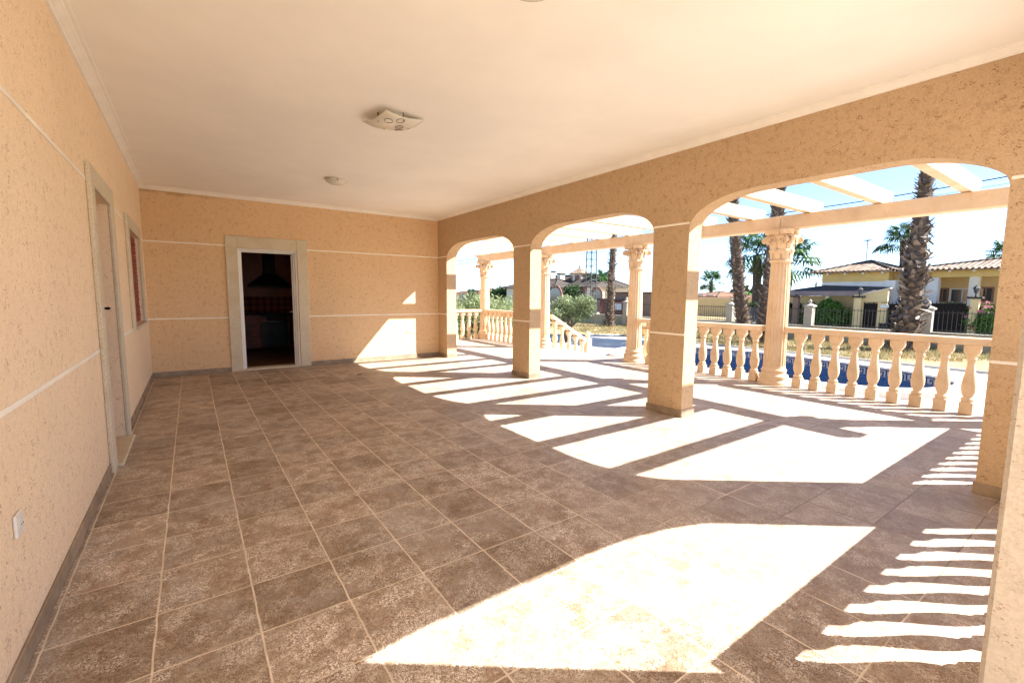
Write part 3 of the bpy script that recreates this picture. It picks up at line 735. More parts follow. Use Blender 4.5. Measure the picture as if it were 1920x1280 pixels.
# ------------------------------------------------------------------ fence
XF = 23.7
fence = thing('garden_fence', 'low rendered wall with black iron railings and beige piers between garden and street', 'fence', (0, 0, 0))
MB().box(XF-.1, XF+.1, -6, 34, ZG-.05, ZG+.62).build('low_wall', m_olivewall, fence)
MB().box(XF-.13, XF+.13, -6, 34, ZG+.621, ZG+.67, .01).build('wall_cap', m_pier, fence)
def yat(u, X=XF): return at(u, 620, X).y
piers = [yat(1736)-4.2, yat(1736), yat(1515), yat(1368), 17.4, yat(1173), 27.3, 31.5]
p0 = None
for y in piers:
    if p0 is None:
        mb = MB(); mb.box(-.17, .17, -.17, .17, 0, 1.55, .01); mb.add([(-.22, -.22, 1.55), (.22, -.22, 1.55), (.22, .22, 1.55), (-.22, .22, 1.55), (-.22, -.22, 1.60), (.22, -.22, 1.60), (.22, .22, 1.60), (-.22, .22, 1.60), (0, 0, 1.72)],
            [(3, 2, 1, 0), (0, 1, 5, 4), (1, 2, 6, 5), (2, 3, 7, 6), (3, 0, 4, 7), (4, 5, 8), (5, 6, 8), (6, 7, 8), (7, 4, 8)])
        mb.lathe([(1.68, .05), (1.72, .04), (1.76, .07), (1.81, .08), (1.86, .055), (1.89, .02)], 10); p0 = mb.build('pier', m_pier, fence); p0.location = (XF, y, ZG)
    else:
        c = p0.copy(); COL.objects.link(c); c.parent = fence; c.location = (XF, y, ZG)
ends = [-6]+[p for p in sorted(piers)]+[34]
for a, b in zip(ends, ends[1:]):
    a2, b2 = a+.2, b-.2; mb = MB(); n = max(2, int((b2-a2)/.13))
    mb.box(XF-.015, XF+.015, a2, b2, ZG+.74, ZG+.765); mb.box(XF-.015, XF+.015, a2, b2, ZG+1.42, ZG+1.445)
    for k in range(n+1):
        y = a2+(b2-a2)*k/n; mb.box(XF-.007, XF+.007, y-.007, y+.007, ZG+.67, ZG+1.5)
    mb.build('railing', m_iron, fence)

# ------------------------------------------------------------------ vegetation helpers
def leaf_blob(mb, c, r, n, size, rg, squash=1., surf=.45, aspect=.45, ups=0.):
    for _ in range(n):
        while True:
            d = Vector((rg.uniform(-1, 1), rg.uniform(-1, 1), rg.uniform(-1, 1)))
            if .01 < d.length <= 1: break
        d = d.normalized()*(rg.random()**surf); p = Vector(c)+Vector((d.x*r[0], d.y*r[1], d.z*r[2]))
        a = Vector((rg.gauss(0, 1), rg.gauss(0, 1), rg.gauss(0, .6)+ups)).normalized(); b = a.cross(Vector((rg.gauss(0, 1), rg.gauss(0, 1), rg.gauss(0, 1)))).normalized()
        s = size*rg.uniform(.6, 1.35)
        mb.add([p-a*s, p+b*s*aspect, p+a*s, p-b*s*aspect], [(0, 1, 2, 3)])
def bush(name, label, c, r, n, size, mat, cat='bush', group=None, clumps=9, ups=0., aspect=.45, seed=1, flowers=0):
    """c = centre of the base on the ground"""
    rg = random.Random(seed); t = thing(name, label, cat, tuple(c), group=group); mb = MB()
    for i in range(clumps):
        a = rg.uniform(0, 6.28); q = rg.random()**.5*.62
        cc = (math.cos(a)*q*r[0], math.sin(a)*q*r[1], r[2]*rg.uniform(.55, 1.35)); k = rg.uniform(.38, .62)
        leaf_blob(mb, cc, (r[0]*k, r[1]*k, r[2]*k*1.1), n//clumps, size, rg, ups=ups, aspect=aspect)
    leaf_blob(mb, (0, 0, r[2]*.75), (r[0]*.95, r[1]*.95, r[2]*.75), n//3, size, rg, ups=ups, aspect=aspect)
    mb.build('foliage', mat, t, recalc=False)
    st = MB()
    for i in range(6):
        a = rg.uniform(0, 6.28); st.tube([(0, 0, 0), (math.cos(a)*r[0]*.3, math.sin(a)*r[1]*.3, r[2]*.6), (math.cos(a)*r[0]*.6, math.sin(a)*r[1]*.6, r[2]*1.2)], [.03, .02, .008], 5)
    st.build('stems', m_trunk, t)
    if flowers:
        fm = MB()
        for _ in range(flowers):
            a = rg.uniform(2.2, 5.0); zf = rg.uniform(.5, 1.9); q = rg.uniform(.8, 1.0)*math.sqrt(max(.05, 1-((zf-1)/1.1)**2))
            leaf_blob(fm, (math.cos(a)*r[0]*q, math.sin(a)*r[1]*q, r[2]*zf), (.07, .07, .05), 14, .05, rg, aspect=.8)
        fm.build('flowers', l_pink, t, recalc=False)
    return t
def tree(name, label, base, h, crown_r, crown_h, mat, n=2500, size=.12, seed=1, lean=(0, 0), clumps=14, group=None, trunk_r=.14, cat='tree'):
    rg = random.Random(seed); t = thing(name, label, cat, tuple(base), group=group); mb = MB()
    th = h-crown_h*.9
    for i in range(clumps):
        a = rg.uniform(0, 6.28); q = rg.random()**.5*.68; z = h-crown_h*rg.uniform(.12, .88)
        edge_ = 1-abs((z-(h-crown_h/2))/(crown_h/2))**2*.6
        leaf_blob(mb, (lean[0]+math.cos(a)*q*crown_r*edge_, lean[1]+math.sin(a)*q*crown_r*edge_, z), (crown_r*.42, crown_r*.42, crown_h*.24), n//clumps, size, rg)
    mb.build('crown', mat, t, recalc=False)
    st = MB(); st.tube([(0, 0, 0), (lean[0]*.3, lean[1]*.3, th*.5), (lean[0]*.7, lean[1]*.7, th)], [trunk_r, trunk_r*.75, trunk_r*.6], 8)
    for i in range(6):
        a = i*1.05+rg.uniform(-.3, .3); st.tube([(lean[0]*.7, lean[1]*.7, th*.95), (lean[0]+math.cos(a)*crown_r*.35, lean[1]+math.sin(a)*crown_r*.35, th+crown_h*.35), (lean[0]+math.cos(a)*crown_r*.6, lean[1]+math.sin(a)*crown_r*.6, th+crown_h*.7)], [trunk_r*.5, trunk_r*.3, trunk_r*.1], 6)
    st.build('trunk', m_trunk, t); return t
# fan palm
def fan_crown(mb, dry, c, rg, R=1.3, n=34, blades=18, hang=10):
    for i in range(n):
        az = i*2.39996+rg.uniform(-.2, .2); el = rg.uniform(-.55, 1.25) if i > n*.2 else rg.uniform(.9, 1.4)
        d = Vector((math.cos(az)*math.cos(el), math.sin(az)*math.cos(el), math.sin(el))); L = R*rg.uniform(.55, .75)
        tip = Vector(c)+d*L+Vector((0, 0, -.12*L*math.cos(el)))
        mb.tube([c, Vector(c)+d*L*.55+Vector((0, 0, .03)), tip], [.022, .016, .01], 4, cap=False)
        side = d.cross(Vector((0, 0, 1)));
        if side.length < .1: side = Vector((1, 0, 0))
        side.normalize(); fw = (d-Vector((0, 0, .25))).normalized(); fl = R*rg.uniform(.5, .66)
        for k in range(blades):
            th = (k/(blades-1)-.5)*4.2; bd_ = (fw*math.cos(th)+side*math.sin(th)).normalized()
            nrm = bd_.cross(Vector((0, 0, 1))); nrm = nrm.normalized() if nrm.length > .05 else side
            p1 = tip+bd_*fl*.6; p2 = tip+bd_*fl*rg.uniform(.9, 1.05)+Vector((0, 0, -fl*rg.uniform(.22, .5))); wd = fl*.06
            mb.add([tip, p1-nrm*wd, p2, p1+nrm*wd], [(0, 1, 2, 3)])
    for i in range(hang):
        az = rg.uniform(0, 6.28); r = R*rg.uniform(.35, .95); z0 = -R*rg.uniform(.05, .35)
        p = Vector(c)+Vector((math.cos(az)*r, math.sin(az)*r, z0))
        for k in range(7):
            q = p+Vector((rg.uniform(-.15, .15)*R, rg.uniform(-.15, .15)*R, 0)); e_ = q+Vector((rg.uniform(-.04, .04), rg.uniform(-.04, .04), -R*rg.uniform(.25, .6)))
            s = Vector((.015*R, .01, 0)); dry.add([q-s, q+s, e_], [(0, 1, 2)])
def palm(label, pts, rads, crownR, nboots, seed, boot=.16, group='tall palm trunks in and beyond the garden', fan=34, open_=1.0, skirt=0):
    rg = random.Random(seed); base = Vector(pts[0]); P = catmull([Vector(p)-base for p in pts], 6, False)
    t = thing('palm_tree', label, 'palm tree', tuple(base), group=group)
    def rr(q):
        x = q*(len(rads)-1); i = min(int(x), len(rads)-2); return rads[i]+(rads[i+1]-rads[i])*(x-i)
    n = len(P); RD = [rr(i/(n-1)) for i in range(n)]
    tr = MB(); tr.tube(P, RD, 14); tr.build('trunk', m_palmcore, t)
    bt = MB()
    for i in range(nboots):
        q = (i+.5)/nboots; x = q*(n-1); k = min(int(x), n-2); c = P[k].lerp(P[k+1], x-k); r = rr(q)
        a = i*2.39996+rg.uniform(-.25, .25); s = boot*rg.uniform(.75, 1.3)*(r/rads[0])**.6
        o = Vector((math.cos(a), math.sin(a), 0)); tg = Vector((-math.sin(a), math.cos(a), 0)); up = Vector((0, 0, 1))
        tw = rg.uniform(-.9, .9); dirn = (up*rg.uniform(.35, 1.1)+tg*tw+o*.75*open_*rg.uniform(.5, 1.3)).normalized()
        if rg.random() < skirt: dirn = (-up*rg.uniform(.3, .9)+tg*tw+o*.8).normalized()
        b0 = c+o*r*.90-up*s*.35; w_ = s*.55; tipw = w_*.35; tp = b0+dirn*s*1.5; md = b0+dirn*s*.75+o*s*.10
        th = o*s*.14
        bt.add([b0-tg*w_, b0+tg*w_, md+tg*w_*.7, tp+tg*tipw, tp-tg*tipw, md-tg*w_*.7, b0-tg*w_*.8-th, b0+tg*w_*.8-th, md-th*1.2, tp-th*.5],
               [(0, 1, 2, 5), (5, 2, 3, 4), (1, 7, 8, 2), (0, 5, 8, 6), (2, 8, 9, 3), (5, 4, 9, 8), (3, 9, 4)])
    bt.build('leaf_boots', m_boot, t, recalc=False)
    if crownR:
        cm, dm = MB(), MB(); fan_crown(cm, dm, P[-1], rg, crownR, fan); cr_ = cm.build('crown', l_palm, t, recalc=False); dm.build('dry_fronds', l_dry, t, recalc=False)
    return t
# ------------------------------------------------------------------ garden palms
def trunk_pts(pxs, dep0, dep1=None):
    n = len(pxs); return [atd(u, v, dep0+((dep1 or dep0)-dep0)*i/(n-1)) for i, (u, v) in enumerate(pxs)]
def ground_at(p): return Vector((p.x, p.y, ZG-.03))
bp = trunk_pts([(1692, 660), (1704, 600), (1712, 540), (1718, 480), (1728, 400), (1739, 310), (1748, 215), (1752, 150)], 17.3)
bp[0] = ground_at(bp[0])
palm('thick shaggy palm trunk with leaf stubs in front of the yellow house', bp, [.42, .34, .31, .30, .22, .18, .17, .16], 1.7, 620, 3, boot=.25, skirt=.22)
q = trunk_pts([(1400, 640), (1390, 580), (1384, 520), (1379, 460), (1376, 400), (1372, 320), (1370, 260)], 21.5); q[0] = ground_at(q[0])
palm('slender palm trunk leaning slightly, left of the big column in the right arch', q, [.31, .27, .25, .23, .24, .2, .2], 1.6, 420, 4, boot=.17)
q = trunk_pts([(1430, 640), (1440, 580), (1446, 520), (1452, 460), (1458, 400), (1463, 320), (1466, 270)], 19.6); q[0] = ground_at(q[0])
palm('palm trunk directly left of the big column, partly hidden by it', q, [.40, .34, .30, .28, .25, .22, .2], 1.6, 420, 5, boot=.19)
q = trunk_pts([(1143, 604), (1145, 560), (1147, 510), (1150, 460), (1152, 400), (1153, 330)], 29.5); q[0] = ground_at(q[0])
palm('lone palm trunk seen in the middle arch in front of the low wall', q, [.31, .22, .20, .18, .17, .16], 1.6, 420, 6, boot=.19, open_=.9)
# palms beyond the street with visible fans
def street_palm(label, u, vtop, dep, vb, R, seed, hw=.17):
    q = [ground_at(atd(u, vb, dep)), atd(u-1, (vb+vtop)/2, dep), atd(u, vtop, dep)]; q[0].z = -.65
    return palm(label, q, [hw*1.4, hw, hw], R, 200, seed, boot=.12, fan=30, open_=.6)
street_palm('green fan palm with full crown just left of the big column', 1420, 478, 36, 575, 2.35, 11, .3)
street_palm('green fan palm whose crown shows right of the big column', 1476, 492, 36, 575, 2.5, 12, .28)
street_palm('fan palm crown peeping out left of the thick palm trunk', 1694, 452, 30, 590, 1.35, 13, .18)
street_palm('fan palm crown at the right edge behind the tiled roof', 1887, 478, 42, 590, 1.5, 14, .18)
street_palm('small distant palm with drooping crown seen beside the middle pillar', 1334, 528, 62, 560, 1.7, 15, .22)
street_palm('bushy palm right of the lattice mast in the middle arch', 1127, 541, 52, 590, 2.1, 16, .25)

# ------------------------------------------------------------------ bushes and trees
ob = atz(1063, 641, ZG)
ol = thing('olive_tree', 'round grey-green olive tree on a forked trunk beside the stair railing', 'tree', tuple(ob))
rg = random.Random(21); mb = MB(); s_ = (ob-CAM).dot(Fv)/848.
def opx(du, dv): return (Rv*du+Vector((0, 0, 1))*(-dv))*s_
cc = [(0, -62), (-18, -55), (18, -58), (-24, -42), (26, -44), (8, -70), (-8, -74), (32, -56), (-4, -45), (12, -42), (-28, -60), (24, -72), (4, -58), (-14, -70), (30, -66), (-27, -48)]
for (a, b) in cc:
    p = opx(a+6, b-4)+Fv*rg.uniform(-.35, .35); leaf_blob(mb, p, (.36, .36, .30), 520, .055, rg, aspect=.28, ups=.3)
mb.build('crown', l_olive, ol, recalc=False)
st = MB(); b0 = Vector((0, 0, -.02)); f1 = opx(-2, -22)
st.tube([b0, opx(0, -10), f1], [.19, .15, .14], 10)
for (a, b, r) in ((-22, -40, .1), (-12, -52, .06), (16, -45, .11), (30, -52, .06), (5, -55, .07)): st.tube([f1, f1.lerp(opx(a, b), .5)+opx(0, 2), opx(a, b)], [r, r*.75, r*.4], 8)
st.build('trunk', m_trunk, ol)
p = atd(1066, 600, 31); p.z = ZG
tree('citrus_tree', 'dark green tree rising behind the olive tree', p, 2.75, 1.0, 1.9, l_dark, 2600, .11, 31)
# olive hedge at the far left
for i, (u, dep, rz, lab) in enumerate([(848, 15.5, 1.02, 'leftmost pale olive bush in the left arch behind the far balustrade'), (874, 16.5, 1.05, 'pale olive bush over the white rail in the left arch, left of the far column'),
        (902, 17.5, 1.03, 'olive bush directly behind the farthest column'), (936, 16.2, 1.0, 'olive bush right of the farthest column'), (962, 17.8, .98, 'olive bush half hidden by the second pillar')]):
    p = atd(u, 560, dep); p.z = ZG
    bush('olive_bush', lab, p, (1.15, 1.15, rz*1.07), 6500, .075, l_grey, 'bush', 'olive bushes beyond the far balustrade', ups=.9, aspect=.22, seed=40+i)
# street side hedges
def hedge_at(u0, u1, vtop, X, mat, label, seed, flowers=0, name='hedge_bush', n=5000, size=.10):
    a, b = at(u0, vtop, X), at(u1, vtop, X); ht = a.z-ZG; c = ((a.x), (a.y+b.y)/2, ZG)
    return bush(name, label, c, (.8, abs(a.y-b.y)/2*1.02, ht/2*.98), n, size, mat, 'bush', None, 12, seed=seed, flowers=flowers)
hedge_at(1500, 1535, 561, 32.9, l_hedge, 'green bush with pink flowers just right of the big column', 51, 10)
hedge_at(1530, 1605, 555, 32.7, l_hedge, 'rounded bright green hedge bush behind the railing, left of the yellow gate', 52)
hedge_at(1806, 1880, 560, 32.4, l_hedge, 'oleander bush with pale pink flowers at the right end of the railing', 53, 26)
hedge_at(1758, 1818, 557, 34.6, l_grey, 'pale green shrub behind the tall black gate', 54)
# tree lines far away
far = thing('distant_tree_line', 'dark grey-green line of far trees on the horizon left of the big column', 'trees', (0, 0, 0))
del far['label'], far['category']; bpy.data.objects.remove(far)
rg = random.Random(61)
k = 0
for (u0, u1, vt, dep, mat, nm, lb) in [(1362, 1432, 534, 120, l_far, 'distant_tree', 'far poplar-like grey-green trees behind the palm trunks'), (1480, 1500, 545, 120, l_far, 'distant_tree', 'x')][:1]:
    n = 7
    for i in range(n):
        u = u0+(u1-u0)*(i+.5)/n; p = atd(u, 600, dep); top = atd(u, vt+rg.uniform(-1, 3), dep).z; p.z = ZG
        tree(nm, 'tall grey-green tree in the far row behind the palm trunks', p, top-ZG, .95, (top-ZG)*.95, mat, 500, .45, 70+i, group='far row of tall trees', clumps=6)
for (u, vt, dep, r, mat, lb, sd) in [(1395, 549, 80, 2.6, l_hedge, 'bright green low tree before the far tall row', 81), (1168, 547, 70, 2.6, l_dark, 'dark rounded tree right of the lone palm trunk', 82), (1182, 543, 74, 2.4, l_dark, 'dark tree just left of the column by the steps', 83),
                                     (1212, 549, 70, 2.2, l_dark, 'dark tree between the steps column and the middle pillar', 84), (948, 539, 60, 2.3, l_dark, 'dark rounded tree at the left arch beside the second pillar', 85), (893, 543, 90, 2.2, l_far, 'far grey-green tree above the terracotta roofs, left', 86),
                                     (1500, 548, 100, 2., l_far, 'small far tree right of the big column near the pole', 87), (928, 545, 62, 1.6, l_dark, 'small dark tree right of the farthest column', 88)]:
    p = atd(u, 600, dep); p.z = ZG; top = atd(u, vt, dep).z
    tree('far_tree', lb, p, top-ZG, r, (top-ZG)*.8, mat, 1500, .26, sd)

# ------------------------------------------------------------------ dry grass
rg = random.Random(5); mb = MB(); mg = MB()
def inside_garden():
    while True:
        u = rg.uniform(1020, 1870); dep = rg.uniform(14.5, 31)
        p = atd(u, 620, dep); x, y = p.x, p.y
        if 17.35 < x < 23.55 and -3 < y < 27: return x, y
for k in range(1500):
    cx0, cy0 = inside_garden(); g = rg.random()
    for j in range(14):
        x, y = cx0+rg.gauss(0, .13), cy0+rg.gauss(0, .13); h = rg.uniform(.04, .19)*(1.3 if g > .8 else 1); a = rg.uniform(0, 6.28); s = .011
        lx, ly = rg.gauss(0, .07), rg.gauss(0, .07)
        (mg if g < .22 else mb).add([(x-s*math.cos(a), y-s*math.sin(a), ZG-.02), (x+s*math.cos(a), y+s*math.sin(a), ZG-.02), (x+lx, y+ly, ZG-.02+h)], [(0, 1, 2)])
tag(mb.build('dry_grass', l_straw, recalc=False), 'yellow dry grass between the pool paving and the fence', 'grass', kind='stuff')
tag(mg.build('green_weeds', l_grey, recalc=False), 'patches of green weeds among the dry garden grass', 'weeds', kind='stuff')

# ------------------------------------------------------------------ yellow house
XH = 34.
H = thing('yellow_house', 'low yellow and cream house with tan tiled hip roofs behind the thick palm trunk', 'house', (0, 0, 0))
def P(u, v, X): return at(u, v, X)
def ybox(mb, u0, u1, v0, v1, X, dx, zlo=None, bv=0):
    a, b = P(u0, v0, X), P(u1, v1, X); z0 = zlo if zlo is not None else b.z
    mb.box(X, X+dx, min(a.y, b.y), max(a.y, b.y), z0, P((u0+u1)/2, v0, X).z, bv)
zE = P(1600, 510, XH).z     # eave height
zB = P(1600, 528, XH).z     # band height
yA0, yA1 = P(1667, 510, XH).y, P(1543, 510, XH).y
mb = MB(); mb.box(XH, XH+7, yA0, yA1, ZG, zB); mb.build('white_wall', m_wh, H)
mb = MB(); mb.box(XH-.02, XH+7, yA0-.01, yA1+.01, zB, zE); mb.build('wall', m_yel, H)
yB0 = P(1752, 510, XH+.9).y
mb = MB(); mb.box(XH+.9, XH+7, yB0, yA0-.012, ZG, zB+.0); mb.build('wall', m_cream, H)
mb = MB(); mb.box(XH+.88, XH+7, yB0, yA0-.014, zB+.001, zE); mb.build('wall', m_yel, H)
mb = MB(); mb.box(XH-.05, XH+.85, yA0-.35, yA0+.15, ZG, zB+.05); mb.build('corner_pier', m_wh, H)
yC0 = P(2000, 510, XH).y
mb = MB(); mb.box(XH+2.6, XH+7, yC0, yB0-.002, ZG, zE-.35); mb.build('porch_wall', m_yel2, H)
mb = MB(); mb.box(XH+.5, XH+.9, yC0, yB0-.002, zE-.42, zE-.002); mb.build('porch_beam', m_yel, H)
mb = MB(); mb.box(XH+.9, XH+2.6, yC0, yB0-.002, zE-.05, zE-.004); mb.build('porch_ceiling', m_yel, H)
for u in (1829, 1920):
    y = P(u, 520, XH+.7).y; MB().box(XH+.5, XH+.9, y-.2, y+.2, ZG, zE-.42, .01).build('porch_column', m_cream, H)
MB().box(XH+.45, XH+.95, yB0-.3, yB0+.2, ZG, zE-.43).build('porch_column', m_wh, H)
def roof(y0, y1, x0, x1, ze, zr, apex=None, mat=m_roofA, name='roof', parent=None, hip0=True, hip1=True):
    mb = MB(); xm = (x0+x1)/2; d = (x1-x0)/2
    ra, rb = (y0+d if hip0 else y0), (y1-d if hip1 else y1)
    if ra > rb: ra = rb = (y0+y1)/2
    t = .07
    for zz, flip in ((0, 0), (-t, 1)):
        vs = [(x0, y0, ze+zz), (x0, y1, ze+zz), (x1, y1, ze+zz), (x1, y0, ze+zz), (xm, ra, zr+zz), (xm, rb, zr+zz)]
        mb.add(vs, [(0, 4, 5, 1), (1, 5, 2), (2, 5, 4, 3), (3, 4, 0)])
    mb.add([(x0, y0, ze), (x0, y1, ze), (x1, y1, ze), (x1, y0, ze), (x0, y0, ze-t), (x0, y1, ze-t), (x1, y1, ze-t), (x1, y0, ze-t)], [(0, 1, 5, 4), (1, 2, 6, 5), (2, 3, 7, 6), (3, 0, 4, 7)])
    r = mb.build(name, mat, parent)
    cp = MB(); cp.tube([(xm, ra, zr+.02), (xm, rb, zr+.02)], .09, 8)
    for (a, b) in (((x0, y0, ze), (xm, ra, zr)), ((x0, y1, ze), (xm, rb, zr)), ((x1, y1, ze), (xm, rb, zr)), ((x1, y0, ze), (xm, ra, zr))): cp.tube([Vector(a)+Vector((0, 0, .02)), Vector(b)+Vector((0, 0, .02))], .08, 8)
    cp.build('ridge_tiles', m_roofB, r)
    # rounded tile ends along the front eave
    te = MB(); y = y0+.1
    while y < y1: te.tube([(x0-.05, y, ze+.0), (x0+.25, y, ze+.0+.25*(zr-ze)/d)], .075, 7); y += .23
    te.build('eave_tiles', m_roofA if mat is m_roofA else mat, r)
    return r
ze = zE+.02
zr1 = P(1621, 490, XH+2.9).z
roof(yA0-.35, yA1+.45, XH-.5, XH+6.3, ze, zr1, parent=H)
zr2 = P(1780, 489, XH+3.6).z
roof(yC0-2, yA0-.36, XH-.1, XH+7.2, ze-.02, zr2, parent=H, hip0=False)
zr3 = P(1870, 485, XH+3.2).z
mb = MB()
for i in range(26):
    y = yC0+.3+i*.95
    if y < yA1+.2: mb.box((XH-.42 if y > yA0-.3 else XH+.0), XH+.3, y-.05, y+.05, zE-.16, zE-.055)
mb.build('rafter_tails', m_cream, H)
def window(parent, u0, u1, v0, v1, X, mat=m_winglass, fm=m_brick, fw=.09, name='window'):
    a, b = P(u0, v0, X), P(u1, v1, X); y0, y1 = sorted((a.y, b.y)); z0, z1 = b.z, a.z
    mb = MB(); mb.box(X-.05, X+.0, y0, y0+fw, z0, z1); mb.box(X-.05, X, y1-fw, y1, z0, z1); mb.box(X-.05, X, y0+fw, y1-fw, z1-fw, z1); mb.box(X-.05, X, y0+fw, y1-fw, z0, z0+fw*.7); mb.box(X-.04, X, (y0+y1)/2-.03, (y0+y1)/2+.03, z0+fw*.7, z1-fw)
    w_ = mb.build(name, fm, parent); MB().box(X-.02, X-.004, y0+fw, y1-fw, z0+fw*.7, z1-fw).build('pane', mat, w_); return w_
window(H, 1676, 1693, 537, 566, XH+.88); window(H, 1757, 1777, 540, 566, XH+2.58); window(H, 1781, 1828, 540, 568, XH+2.58, fm=m_wh)
window(H, 1835, 1862, 538, 566, XH+2.58)
# lean-to car port in front
cpz = P(1600, 546, 33.).z
CP = thing('carport', 'lean-to carport with dark sheet roof and mauve fascia left of the yellow house', 'carport', (0, 0, 0))
y0, y1 = P(1657, 546, 32.6).y, P(1462, 546, 32.6).y
zt0 = P(1600, 537, XH).z; yh = P(1540, 537, XH).y
mb = MB(); mb.add([(32.6, y0, cpz), (32.6, y1, cpz), (33.98, yh-0.2, zt0+.1), (33.98, y0, zt0-.05), (32.6, y0, cpz-.05), (32.6, y1, cpz-.05), (33.98, yh-.2, zt0), (33.98, y0, zt0-.12)], [(0, 1, 2, 3), (7, 6, 5, 4), (0, 4, 5, 1), (1, 5, 6, 2), (2, 6, 7, 3), (3, 7, 4, 0)])
mb.add([(33.98, yh-.2, zt0+.1), (32.6, y1, cpz), (37, y1-.5, cpz+.05), (37, yh, zt0+.1)], [(0, 1, 2, 3)])
mb.build('roof', m_greyroof, CP)
MB().box(32.52, 32.59, y0, y1, P(1600, 555, 32.6).z, cpz+.01).build('fascia', m_mauve, CP)
for y in (y0+.2, (y0+y1)/2, y1-.3): MB().box(32.6, 32.75, y-.08, y+.08, ZG, cpz-.06).build('post', m_cream, CP)
MB().box(33.5, 33.6, y0, y1, ZG, cpz-.3).build('rear_wall', m_yel2, CP)
# street wall and gates of the yellow house
GW = thing('gate_wall', 'yellow gate wall with sloping tiled top and stone foot in front of the yellow house', 'wall', (0, 0, 0))
Xg = 32.1
ya, yb = P(1668, 560, Xg).y, P(1612, 560, Xg).y
za, zb_ = P(1662, 538, Xg).z, P(1616, 556, Xg).z
def seg(u0, u1, v0, mb, d=.25): 
    y_0, y_1 = P(u1, 560, Xg).y, P(u0, 560, Xg).y; mb.box(Xg, Xg+d, y_0, y_1, ZG, P((u0+u1)/2, v0, Xg).z)
mb = MB(); seg(1601, 1620, 552, mb); seg(1647, 1664, 568, mb, .24)
y_0, y_1 = P(1664, 560, Xg).y, P(1620, 560, Xg).y
mb.prism([(y_1, P(1620, 566, Xg).z), (y_0, P(1664, 566, Xg).z), (y_0, P(1664, 541, Xg).z), (y_1, P(1620, 553, Xg).z)], 0, Xg+.02, Xg+.2)
mb.build('wall', m_yel2, GW)
mb = MB(); mb.prism([(y_1+.1, P(1618, 553, Xg).z), (y_0-.1, P(1666, 541, Xg).z), (y_0-.1, P(1666, 539, Xg).z), (y_1+.1, P(1618, 551, Xg).z)], 0, Xg-.06, Xg+.28); mb.build('coping', m_cream, GW)
st = MB(); st.box(Xg-.04, Xg-.002, P(1664, 600, Xg).y, P(1648, 600, Xg).y, ZG, ZG+.55, .01); st.build('stone_foot', m_roofB, GW)
st = MB(); st.box(Xg-.05, Xg-.002, P(1658, 600, Xg).y-.16, P(1658, 600, Xg).y+.22, P(1655, 577, Xg).z, P(1655, 571, Xg).z, .01); st.build('letter_box', m_wh, GW)
def gate(label, u0, u1, v0, X, mat=m_black):
    t = thing('metal_gate', label, 'gate', (0, 0, 0), group='black sheet gates of the yellow house'); a, b = P(u0, v0, X), P(u1, v0, X); y_0, y_1 = sorted((a.y, b.y)); zt = P((u0+u1)/2, v0, X).z
    n = max(3, int((y_1-y_0)/.16)); mb = MB(); mb.box(X, X+.02, y_0, y_1, ZG+.08, zt)
    for k in range(n+1):
        y = y_0+(y_1-y_0)*k/n; mb.box(X-.02, X-.001, y-.012, y+.012, ZG+.08, zt)
    mb.build('panel', mat, t); mb = MB()
    for k in range(n+1):
        y = y_0+(y_1-y_0)*k/n; mb.add([(X-.012, y-.02, zt), (X+.012, y-.02, zt), (X+.012, y+.02, zt), (X-.012, y+.02, zt), (X, y, zt+.16)], [(0, 1, 4), (1, 2, 4), (2, 3, 4), (3, 0, 4)])
    mb.build('spikes', m_iron, t); return t
gate('narrow black sheet gate under the yellow gate wall', 1621, 1646, 569, Xg+.08)
gate('wide black sheet gate behind the thick palm trunk', 1666, 1742, 570, Xg+.05)
gate('tall black sheet gate at the right behind the railing', 1748, 1812, 569, Xg+.05)
# lantern piers
def lantern(label, u, vb, vt, X, pil=True, pm=None):
    t = thing('lantern_pier', label, 'lamp', (X, P(u, vb, X).y, 0), group='old lanterns on the gate wall'); zb2, zt2 = P(u, vb, X).z, P(u, vt, X).z; hh = zt2-zb2
    if pil: MB().box(-.16, .16, -.16, .16, ZG, zb2, .01).build('pier', pm or m_yel2, t); MB().box(-.24, .24, -.28, .28, zb2+.001, zb2+.10, .02).build('pier_cap', m_roofB, t)
    z = zb2+.1; MB().lathe([(z, .05), (z+.05, .03), (z+hh*.3, .025)], 8).build('stem', m_iron, t)
    MB().lathe([(z+hh*.3, .06), (z+hh*.7, .13)], 6, smooth=False).build('glass', m_winglass, t)
    MB().lathe([(z+hh*.7, .17), (z+hh*.9, .06), (z+hh, .015)], 6, smooth=False).build('cap', m_iron, t)
lantern('old iron lantern on the pier left of the narrow gate', 1611, 558, 541, 32.0)
lantern('old iron lantern in front of the porch column of the yellow house', 1829, 560, 538, 32.0)
lantern('small tiled pier top beside the pink flowers', 1494, 557, 553, 32.0, pm=m_brown)
# antenna
an = thing('tv_antenna', 'thin rooftop television antenna with a side arm above the yellow house', 'antenna', (0, 0, 0))
a, b = P(1624, 489, XH+2.9), P(1627, 452, XH+2.9); MB().tube([a-Vector((0, 0, .3)), b], .022, 6).build('mast', m_irong, an)
c_ = P(1655, 463, XH+2.9); d_ = P(1626, 465, XH+2.9); mb = MB(); mb.tube([d_, c_], .012, 5)
for k in range(9):
    p = d_.lerp(c_, (k+1)/9.5); mb.tube([p+Vector((-.15, 0, 0)), p+Vector((.15, 0, 0))], .006, 4)
mb.tube([P(1616, 462, XH+2.9), P(1628, 457, XH+2.9)], .012, 5); mb.build('arm', m_irong, an)
MB().lathe([(0, .05), (.03, .2), (.06, .26)], 14).build('dish', m_irong, an, tuple(b))

